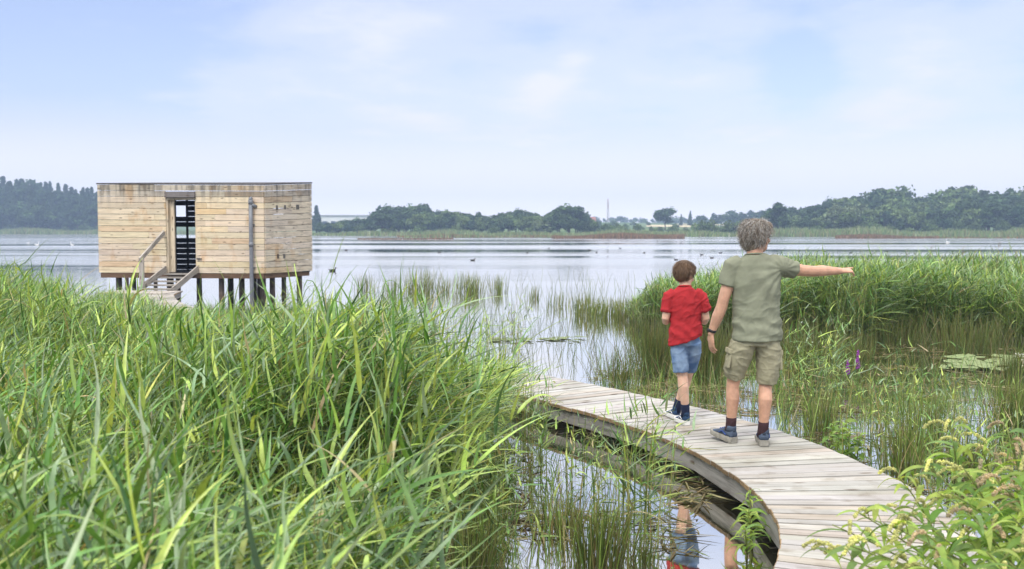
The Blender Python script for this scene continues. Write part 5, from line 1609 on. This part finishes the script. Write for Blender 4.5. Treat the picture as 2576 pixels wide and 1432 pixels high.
BUSH = [(1545, 556, 520), (1590, 557, 560), (1630, 558, 560), (1700, 560, 470), (1570, 563, 430), (1615, 568, 420), (1660, 571, 380), (1745, 566, 400), (1500, 556, 450), (1790, 550, 318), (1770, 556, 312), (1830, 552, 318), (1860, 556, 315), (1900, 553, 318), (1520, 562, 330), (1560, 560, 345), (1600, 564, 350), (1640, 568, 360), (1480, 560, 325), (1340, 565, 318), (1240, 568, 318), (1150, 568, 322), (1060, 566, 325), (980, 568, 330), (900, 566, 340), (840, 568, 345),
        (1690, 568, 345), (1720, 570, 350), (2050, 566, 306), (2140, 558, 306), (2185, 553, 305), (2232, 562, 303), (2330, 556, 303), (2365, 553, 303), (2400, 552, 303), (2440, 554, 302), (2515, 554, 301), (2560, 560, 300), (2610, 556, 300), (2280, 566, 303), (1990, 566, 308),
        (15, 571, 478), (60, 566, 480), (160, 568, 476), (210, 564, 474), (245, 566, 474), (-40, 566, 480)]
for i, (u_, v_, d_) in enumerate(BUSH):
    side_ = 'left' if u_ < 300 else 'middle' if u_ < 1600 else 'right'
    lab = {'left': 'low pale bush at the foot of the left wood', 'middle': 'rounded bush at the foot of the middle wood', 'right': 'rounded green bush on the meadow before the right wood'}[side_]
    tree(['bush1', 'bush2'][i % 2], u_, d_ + 6, v_, lab, 'bush', f'bushes on the {side_} shore', random.uniform(0.85, 1.2))

# low white building and houses in the distance
bl = thing('warehouse', 'long low white building with flat roof beyond the hide', 'building', (ux(865, 640), 640, float(ground_z(ux(865, 640), 640)) - 0.3))
zb = bl.location.z
m = MB(); m.box((0, 0, (vz(545, 640) - zb) / 2), (19, 6, (vz(545, 640) - zb) / 2), None, (1, 1, 1)); m.build('wall', plain('white_cladding', (0.78, 0.77, 0.76), 0.7, 0.2, 0.3, 0.06), bl)
m = MB(); m.box((1.0, 0, vz(545, 640) - zb + 0.45), (21, 6.6, 0.42)); m.build('roof', plain('grey_sheet', (0.35, 0.35, 0.36), 0.7, 0.2, 0.3, 0.08), bl)
for i in range(7):
    m = MB(); m.box((-16 + i * 5.2, -6.02, 2.4), (1.5, 0.06, 1.1)); m.build('window', plain('dark_glass', (0.05, 0.06, 0.08), 0.2, 0.5) if i == 0 else bpy.data.materials['dark_glass'], bl)


def house(u, d, vtop, vbase, wpx, label, wall, roof_c):
    x = ux(u, d); zb = vz(vbase, d); h = vz(vtop, d) - zb; w_ = wpx / F * d / 2
    t = thing('house', label, 'house', (x, d, zb), R(12))
    m = MB(); m.box((0, 0, h * 0.22 - 1.5), (w_, w_ * 0.8, h * 0.33 + 1.5)); m.build('wall', plain('render_wall', wall, 0.8, 0.2, 0.5, 0.06), t)
    m = MB(); e = w_ * 1.08; f = w_ * 0.9; z0 = h * 0.56
    m.add([(-e, -f, z0), (e, -f, z0), (e, f, z0), (-e, f, z0), (-e, 0, h), (e, 0, h)], [[[0, 1, 5, 4], [2, 3, 4, 5]], [[0, 4, 3], [1, 2, 5]], [[3, 2, 1, 0]]]); m.build('roof', plain('roof_tile', roof_c, 0.8, 0.2, 0.5, 0.12), t)
    for s in (-0.5, 0.1, 0.6):
        m = MB(); m.box((s * w_, -w_ * 0.81, h * 0.30), (w_ * 0.13, 0.05, h * 0.10)); m.build('window', bpy.data.materials['dark_glass'], t)
    return t


house(1484, 560, 546, 570, 24, 'small pink-white house with steep roof right of the middle wood', (0.72, 0.60, 0.58), (0.32, 0.14, 0.10))
house(1455, 600, 551, 570, 22, 'grey roofed house half hidden beside the middle wood', (0.6, 0.58, 0.56), (0.2, 0.19, 0.2))
mt = thing('radio_mast', 'slim lattice radio mast rising above the horizon left of the boy', 'mast', (ux(1528, 800), 800, float(ground_z(ux(1528, 800), 800))))
hm_ = vz(507, 800) - mt.location.z
m = MB()
for a in range(3):
    c_, s__ = math.cos(a * 2.094), math.sin(a * 2.094)
    m.bar((c_ * 1.0, s__ * 1.0, 0), (c_ * 0.45, s__ * 0.45, hm_), 0.3, 0.3)
for i in range(24):
    z = hm_ * i / 24; r0 = 1.0 - 0.55 * i / 24
    for a in range(3):
        p0 = (math.cos(a * 2.094) * r0, math.sin(a * 2.094) * r0, z); p1 = (math.cos((a + 1) * 2.094) * r0, math.sin((a + 1) * 2.094) * r0, z + hm_ / 24)
        m.bar(p0, p1, 0.14, 0.14)
m.build('lattice', plain('mast_steel', (0.45, 0.40, 0.40), 0.6, 0.3, 0.5, 0.1), mt)
m = MB(); m.tube([(0, 0, hm_ - 6), (0, 0, hm_ + 2)], [0.5, 0.35], 8); m.build('antenna', plain('mast_red', (0.5, 0.25, 0.22), 0.6, 0.3), mt)

# ------------------------------------------------------------------ birds on the lake
def bird_mesh(nm, body_c, neck, head_c):
    m = MB()
    m.ell((0, 0, 0.07), (0.24, 0.11, 0.10), None, body_c)
    m.tube([(-0.18, 0, 0.09), (-0.27, 0, 0.14), (-0.33, 0, 0.16)], [(0.07, 0.05), (0.045, 0.03), (0.01, 0.01)], 8, body_c)
    pts = [(0.15, 0, 0.10), (0.21, 0, 0.16), (0.22, 0, 0.16 + neck * 0.6), (0.23, 0, 0.17 + neck)]
    m.tube(pts, [0.06, 0.045, 0.035, 0.035], 8, head_c, round_caps=True)
    m.ell((0.25, 0, 0.19 + neck), (0.06, 0.04, 0.042), None, head_c)
    m.tube([(0.29, 0, 0.185 + neck), (0.36, 0, 0.17 + neck)], [(0.02, 0.02), (0.006, 0.01)], 6, (0.45, 0.28, 0.06))
    me = m.mesh(nm, True)
    return me


M_bird = plain('plumage', (1, 1, 1), 0.7, 0.2, 20, 0.15, tint=True)
dm = bird_mesh('duck', (0.05, 0.045, 0.04), 0.06, (0.03, 0.03, 0.03)); dm.materials.append(M_bird)
sm_ = bird_mesh('swan', (0.85, 0.85, 0.84), 0.34, (0.85, 0.85, 0.83)); sm_.materials.append(M_bird)


def bird(u, v, me, size, label, cat, group=None, rz=0.0, name='duck'):
    x, y = at(u, v, 0.0)
    o = bpy.data.objects.new(name, me); COL.objects.link(o)
    o.location = (x, y, -0.01); o.rotation_euler = (0, 0, rz); o.scale = (size,) * 3
    return tag(o, label, cat, group)


bird(1189, 656.5, dm, 0.62, 'dark duck nearest the viewer on open water above the reed clumps', 'duck', None, 0.4)
bird(836, 682, dm, 0.62, 'dark duck swimming just right of the hide', 'duck', None, 0.3)
for i, (u_, v_) in enumerate(((1105, 636), (1326, 637), (1483, 630), (1500, 636), (1620, 637), (1380, 626), (1560, 626), (1030, 632), (990, 628), (1700, 655), (2010, 632), (2075, 634), (2140, 637), (1765, 642), (1790, 650), (1812, 637), (1720, 668), (870, 630), (2090, 646), (2230, 634), (2300, 640))):
    bird(u_, v_, dm, 0.5, 'tiny dark duck far out on the lake', 'duck', 'ducks far out on the lake', random.uniform(0, 6.28))
bird(2383, 611, sm_, 1.0, 'white swan at the right end of the brown reed bank', 'swan', None, 2.9, 'swan')
bird(93, 617, sm_, 0.95, 'white swan left of the hide, largest of the white birds there', 'swan', None, 0.2, 'swan')
bird(182, 618, sm_, 0.9, 'white swan closest to the left wall of the hide', 'swan', None, 3.0, 'swan')
bird(70, 612.5, sm_, 0.7, 'small white bird farthest left on the lake', 'swan', None, 0.6, 'swan')

# ------------------------------------------------------------------ lily pads
M_pad = plain('lily_leaf', (0.20, 0.25, 0.10), 0.6, 0.3, 9, 0.35)
pad_me = []
for kx in range(3):
    V = [(0, 0, 0.0)]
    for i in range(29):
        a = 0.22 + (2 * math.pi - 0.44) * i / 28
        r = 1.0 + 0.05 * math.sin(5 * a + kx)
        V.append((r * math.cos(a), r * 0.92 * math.sin(a), 0.06 * max(0, math.sin(3 * a + kx)) ** 2))
    b = len(V); V += [(x, y, z - 0.03) for x, y, z in V]
    F3 = [[0, i + 1, i + 2] for i in range(28)] + [[b, b + i + 2, b + i + 1] for i in range(28)]
    F4 = [[i + 1, b + i + 1, b + i + 2, i + 2] for i in range(28)]
    me = raw_mesh('lily_pad', V, [np.array(F3), np.array(F4)], None, None, False); me.materials.append(M_pad); pad_me.append(me)


def pads(n, u0, u1, v0, v1, s0, s1, label, group):
    q = scatter(u0, u1, v0, v1, n)
    for i, (x, y) in enumerate(q):
        o = bpy.data.objects.new('lily_pad', pad_me[i % 3]); COL.objects.link(o)
        s = random.uniform(s0, s1); o.scale = (s, s, s); o.rotation_euler = (random.uniform(-.04, .04), random.uniform(-.04, .04), random.uniform(0, 6.28)); o.location = (x, y, 0.012 + 0.0006 * i)
        tag(o, label, 'lily pad', group)


pads(60, 2390, 2620, 902, 936, 0.10, 0.19, 'pale round lily pad in the drift right of the purple flowers', 'lily pads in the right pool')
pads(40, 1232, 1470, 851, 862, 0.05, 0.10, 'yellow-green lily pad in the thin line between reeds and boy', 'lily pads on the open lake')
M_petal = plain('white_petal', (0.85, 0.84, 0.76), 0.6, 0.3)
for (u_, v_, lab) in ((2563, 905, 'white water lily flower at the right edge among the pads'), (2572, 921, 'lower white water lily flower at the right edge')):
    x, y = at(u_, v_)
    m = MB()
    for ring, (nn, r, z, tl) in enumerate(((8, 0.055, 0.03, 0.35), (7, 0.035, 0.05, 0.8))):
        for i in range(nn):
            a = i * 2 * math.pi / nn + ring * 0.4
            d = Vector((math.cos(a), math.sin(a), 0))
            m.ell(d * r + Vector((0, 0, z)), (0.045, 0.02, 0.008), np.array((Matrix.Rotation(a, 3, 'Z') @ Matrix.Rotation(-tl, 3, 'Y'))), (1, 1, 1), 8, 5)
    o = m.build('water_lily', M_petal, None, True, (x, y, 0.015)); tag(o, lab, 'water lily')

# ------------------------------------------------------------------ purple loosestrife
M_purple = plain('purple_petal', (0.30, 0.07, 0.34), 0.7, 0.2, 60, 0.3)
for (u_, v0_, v1_, lab) in ((2137, 906, 944, 'shorter purple loosestrife spike below the pointing hand'), (2162, 880, 930, 'taller purple loosestrife spike, right of the other')):
    d_ = 12.2; x = ux(u_, d_)
    t = thing('loosestrife', lab, 'flower', (x, d_, 0.0))
    zt, zb = vz(v0_, d_), vz(v1_, d_)
    m = MB(); m.tube([(0.03, 0, -0.1), (0.01, 0, zb * 0.5), (0, 0, zb), (0, 0, zt - 0.02)], [0.006, 0.006, 0.005, 0.003], 6, (0.14, 0.16, 0.05)); m.build('stem', M_herb, t)
    m = MB()
    for i in range(90):
        f = rng.uniform(0, 1); a = rng.uniform(0, 6.28); r = 0.026 * (1 - f * 0.75) * rng.uniform(.5, 1.1)
        m.ell((r * math.cos(a), r * math.sin(a), zb + f * (zt - zb)), (0.010, 0.010, 0.007), None, (1, 1, 1), 6, 4)
    m.build('flower_spike', M_purple, t)
    A = Acc(); n = 18; zz = rng.uniform(0.1, 1, n) * zb; a = rng.uniform(0, 6.28, n)
    A.add(*ribbons(np.column_stack([np.zeros(n), np.zeros(n), zz]), np.column_stack([np.cos(a), np.sin(a), np.full(n, .6)]), 0.09, 0.018, 0.6, np.zeros((n, 3)), 4, palette(n, [(0.13, 0.22, 0.05), (0.2, 0.28, 0.07)], [1, 1]))); A.build('leaves', M_herb, t)


# ------------------------------------------------------------------ leafy herbs
HG = [(0.27, 0.40, 0.075), (0.17, 0.30, 0.05), (0.36, 0.47, 0.10), (0.11, 0.21, 0.035), (0.20, 0.32, 0.10)]


def herb(name, cat, label, group, base, top, nleaf, ll, lw, nspike=0, spike_col=(0.50, 0.50, 0.22), bend=0.0, low=0.25, pal=HG, lean_leaf=(-0.3, -0.1)):
    base = Vector(base); top = Vector(top)
    t = thing(name, label, cat, base, 0, group)
    L = top - base
    def cur(f): return Vector((L.x * f ** 1.6, L.y * f ** 1.6, L.z * (f if bend == 0 else f * (1 + bend * (1 - f)))))
    m = MB(); m.tube([cur(f) for f in np.linspace(0, 1, 9)], list(np.linspace(0.0065, 0.0025, 9)), 7, (0.26, 0.30, 0.10)); m.build('stem', M_herb, t, smooth=True)
    n = nleaf
    f = low + (1 - low) * (np.arange(n) + rng.uniform(0, .6, n)) / n
    p = np.array([cur(x) for x in f])
    a = np.arange(n) * 2.4 + rng.uniform(-.5, .5, n)
    d = np.column_stack([np.cos(a) + lean_leaf[0], np.sin(a) + lean_leaf[1], rng.uniform(0.35, 1.1, n)])
    A = Acc()
    A.add(*ribbons(p, d, ll * rng.uniform(0.7, 1.15, n) * (1.1 - 0.45 * f), lw * rng.uniform(0.75, 1.1, n) * (1.1 - 0.35 * f), rng.uniform(1.0, 2.6, n), np.zeros((n, 3)), 9, palette(n, pal, [3, 3, 2, 1.5, 2][:len(pal)], 0.1), fold=0.28, twist=rng.normal(0, .35, n), prof=(0.12, 3.2, 0.62)))
    A.build('leaves', M_herb, t)
    for i in range(nspike):
        fs = rng.uniform(0.82, 1.0); p0 = cur(fs)
        a = rng.uniform(0, 6.28); dx = Vector((math.cos(a) - 0.5, math.sin(a) * 0.8, 0)).normalized() * rng.uniform(0.6, 1.0)
        Ls = rng.uniform(0.10, 0.17)
        P = []; q = Vector(p0); dd = (dx * 0.55 + Vector((0, 0, 1.0))).normalized()
        for k_ in range(12):
            P.append(q.copy()); dd = (dd + dx * 0.10 + Vector((0, 0, -0.27 * (k_ > 2)))).normalized(); q = q + dd * Ls / 10
        col = np.array(spike_col) * rng.uniform(0.85, 1.15)
        m = MB(); m.tube(P[:5], [0.0022] * 5, 5, (0.30, 0.34, 0.12))
        for k_ in range(4, 12):
            for b_ in range(9):
                v = Vector(rng.normal(0, 1, 3)).normalized() * 0.0055
                w_ = P[k_].lerp(P[min(k_ + 1, 11)], rng.uniform(0, 1))
                m.ell(w_ + v, (0.0042, 0.0042, 0.0042), None, col * rng.uniform(0.75, 1.2), 5, 4)
        m.build('flower_spike', M_herb, t)
    return t


YS = (0.66, 0.68, 0.30); PS = (0.56, 0.47, 0.30); CS = (0.62, 0.56, 0.36)
KN = [(2075, 1395, 3.7, YS, 3), (2140, 1380, 3.5, YS, 2), (2250, 1290, 4.2, YS, 2), (2390, 1330, 3.6, YS, 1), (2480, 1180, 4.3, CS, 2), (2420, 1120, 4.7, YS, 3), (2570, 1200, 4.3, YS, 2), (2400, 1075, 4.6, YS, 4), (2330, 1165, 4.4, YS, 4), (2475, 1115, 4.5, CS, 3), (2545, 1085, 4.4, PS, 3), (2590, 1150, 4.0, YS, 3), (2440, 1190, 4.1, YS, 3), (2370, 1245, 3.9, YS, 3), (2520, 1215, 3.8, PS, 4), (2300, 1300, 3.8, YS, 2), (2450, 1300, 3.5, PS, 3), (2565, 1310, 3.4, YS, 2),
      (2235, 1325, 3.6, YS, 3), (2165, 1295, 3.9, YS, 3), (2105, 1330, 3.8, YS, 2), (2350, 1380, 3.3, PS, 2), (2500, 1400, 3.2, YS, 2), (2210, 1400, 3.4, YS, 2), (2270, 1205, 4.5, YS, 3), (2600, 1250, 3.7, PS, 2), (2420, 1255, 3.8, YS, 2), (2330, 1430, 3.1, YS, 1), (2560, 1430, 3.0, YS, 1), (2640, 1350, 3.4, YS, 1), (2520, 1290, 4.0, CS, 2), (2600, 1080, 4.6, YS, 2)]
for i, (u_, v_, d_, sc_, ns) in enumerate(KN):
    x, z = ux(u_, d_), vz(v_, d_)
    bx = max(x + random.uniform(0.05, 0.3), 1.95 + 0.12 * (d_ - 3) + random.uniform(0, 0.35))
    herb('knotweed_plant', 'plant', 'leafy flowering stalk in the bottom right bush, its spikes ' + ('drooping and yellow-green' if sc_ is YS else 'drooping and dull tan' if sc_ is PS else 'drooping and cream'), 'flowering bush in the right corner',
         (bx, d_ + random.uniform(-0.15, 0.25), 0.0), (x, d_, z), 32, 0.25, 0.05, ns, sc_, 0.25, 0.12)
for (bx, by, tx, ty, tz, lab) in ((1.50, 6.15, 1.50, 6.2, 0.30, 'leafy young plant climbing the boardwalk beam at the pool'), (1.38, 5.75, 1.36, 5.72, 0.20, 'lower leafy plant under the boardwalk edge at the pool'), (1.46, 5.95, 1.42, 5.9, 0.26, 'middle leafy plant against the boardwalk beam at the pool')):
    herb('leafy_plant', 'plant', lab, 'leafy plants at the boardwalk beam', (bx, by, 0), (tx, ty, tz), 22, 0.17, 0.034, 0, bend=0.1, low=0.2, lean_leaf=(0, 0))
for i, (u_, v_) in enumerate(((2105, 1125), (2130, 1135), (2155, 1140), (2120, 1100), (2090, 1105))):
    x, y = at(u_, v_ + 30)
    herb('bogbean_plant', 'plant', 'broad-leaved bright green water plant beside the boardwalk rim', 'water plants beside the boardwalk', (x, y, 0), (x + 0.02, y, 0.26), 14, 0.15, 0.075, 0, bend=0.1, low=0.1, lean_leaf=(0, 0), pal=[(0.24, 0.36, 0.07), (0.17, 0.30, 0.06)])
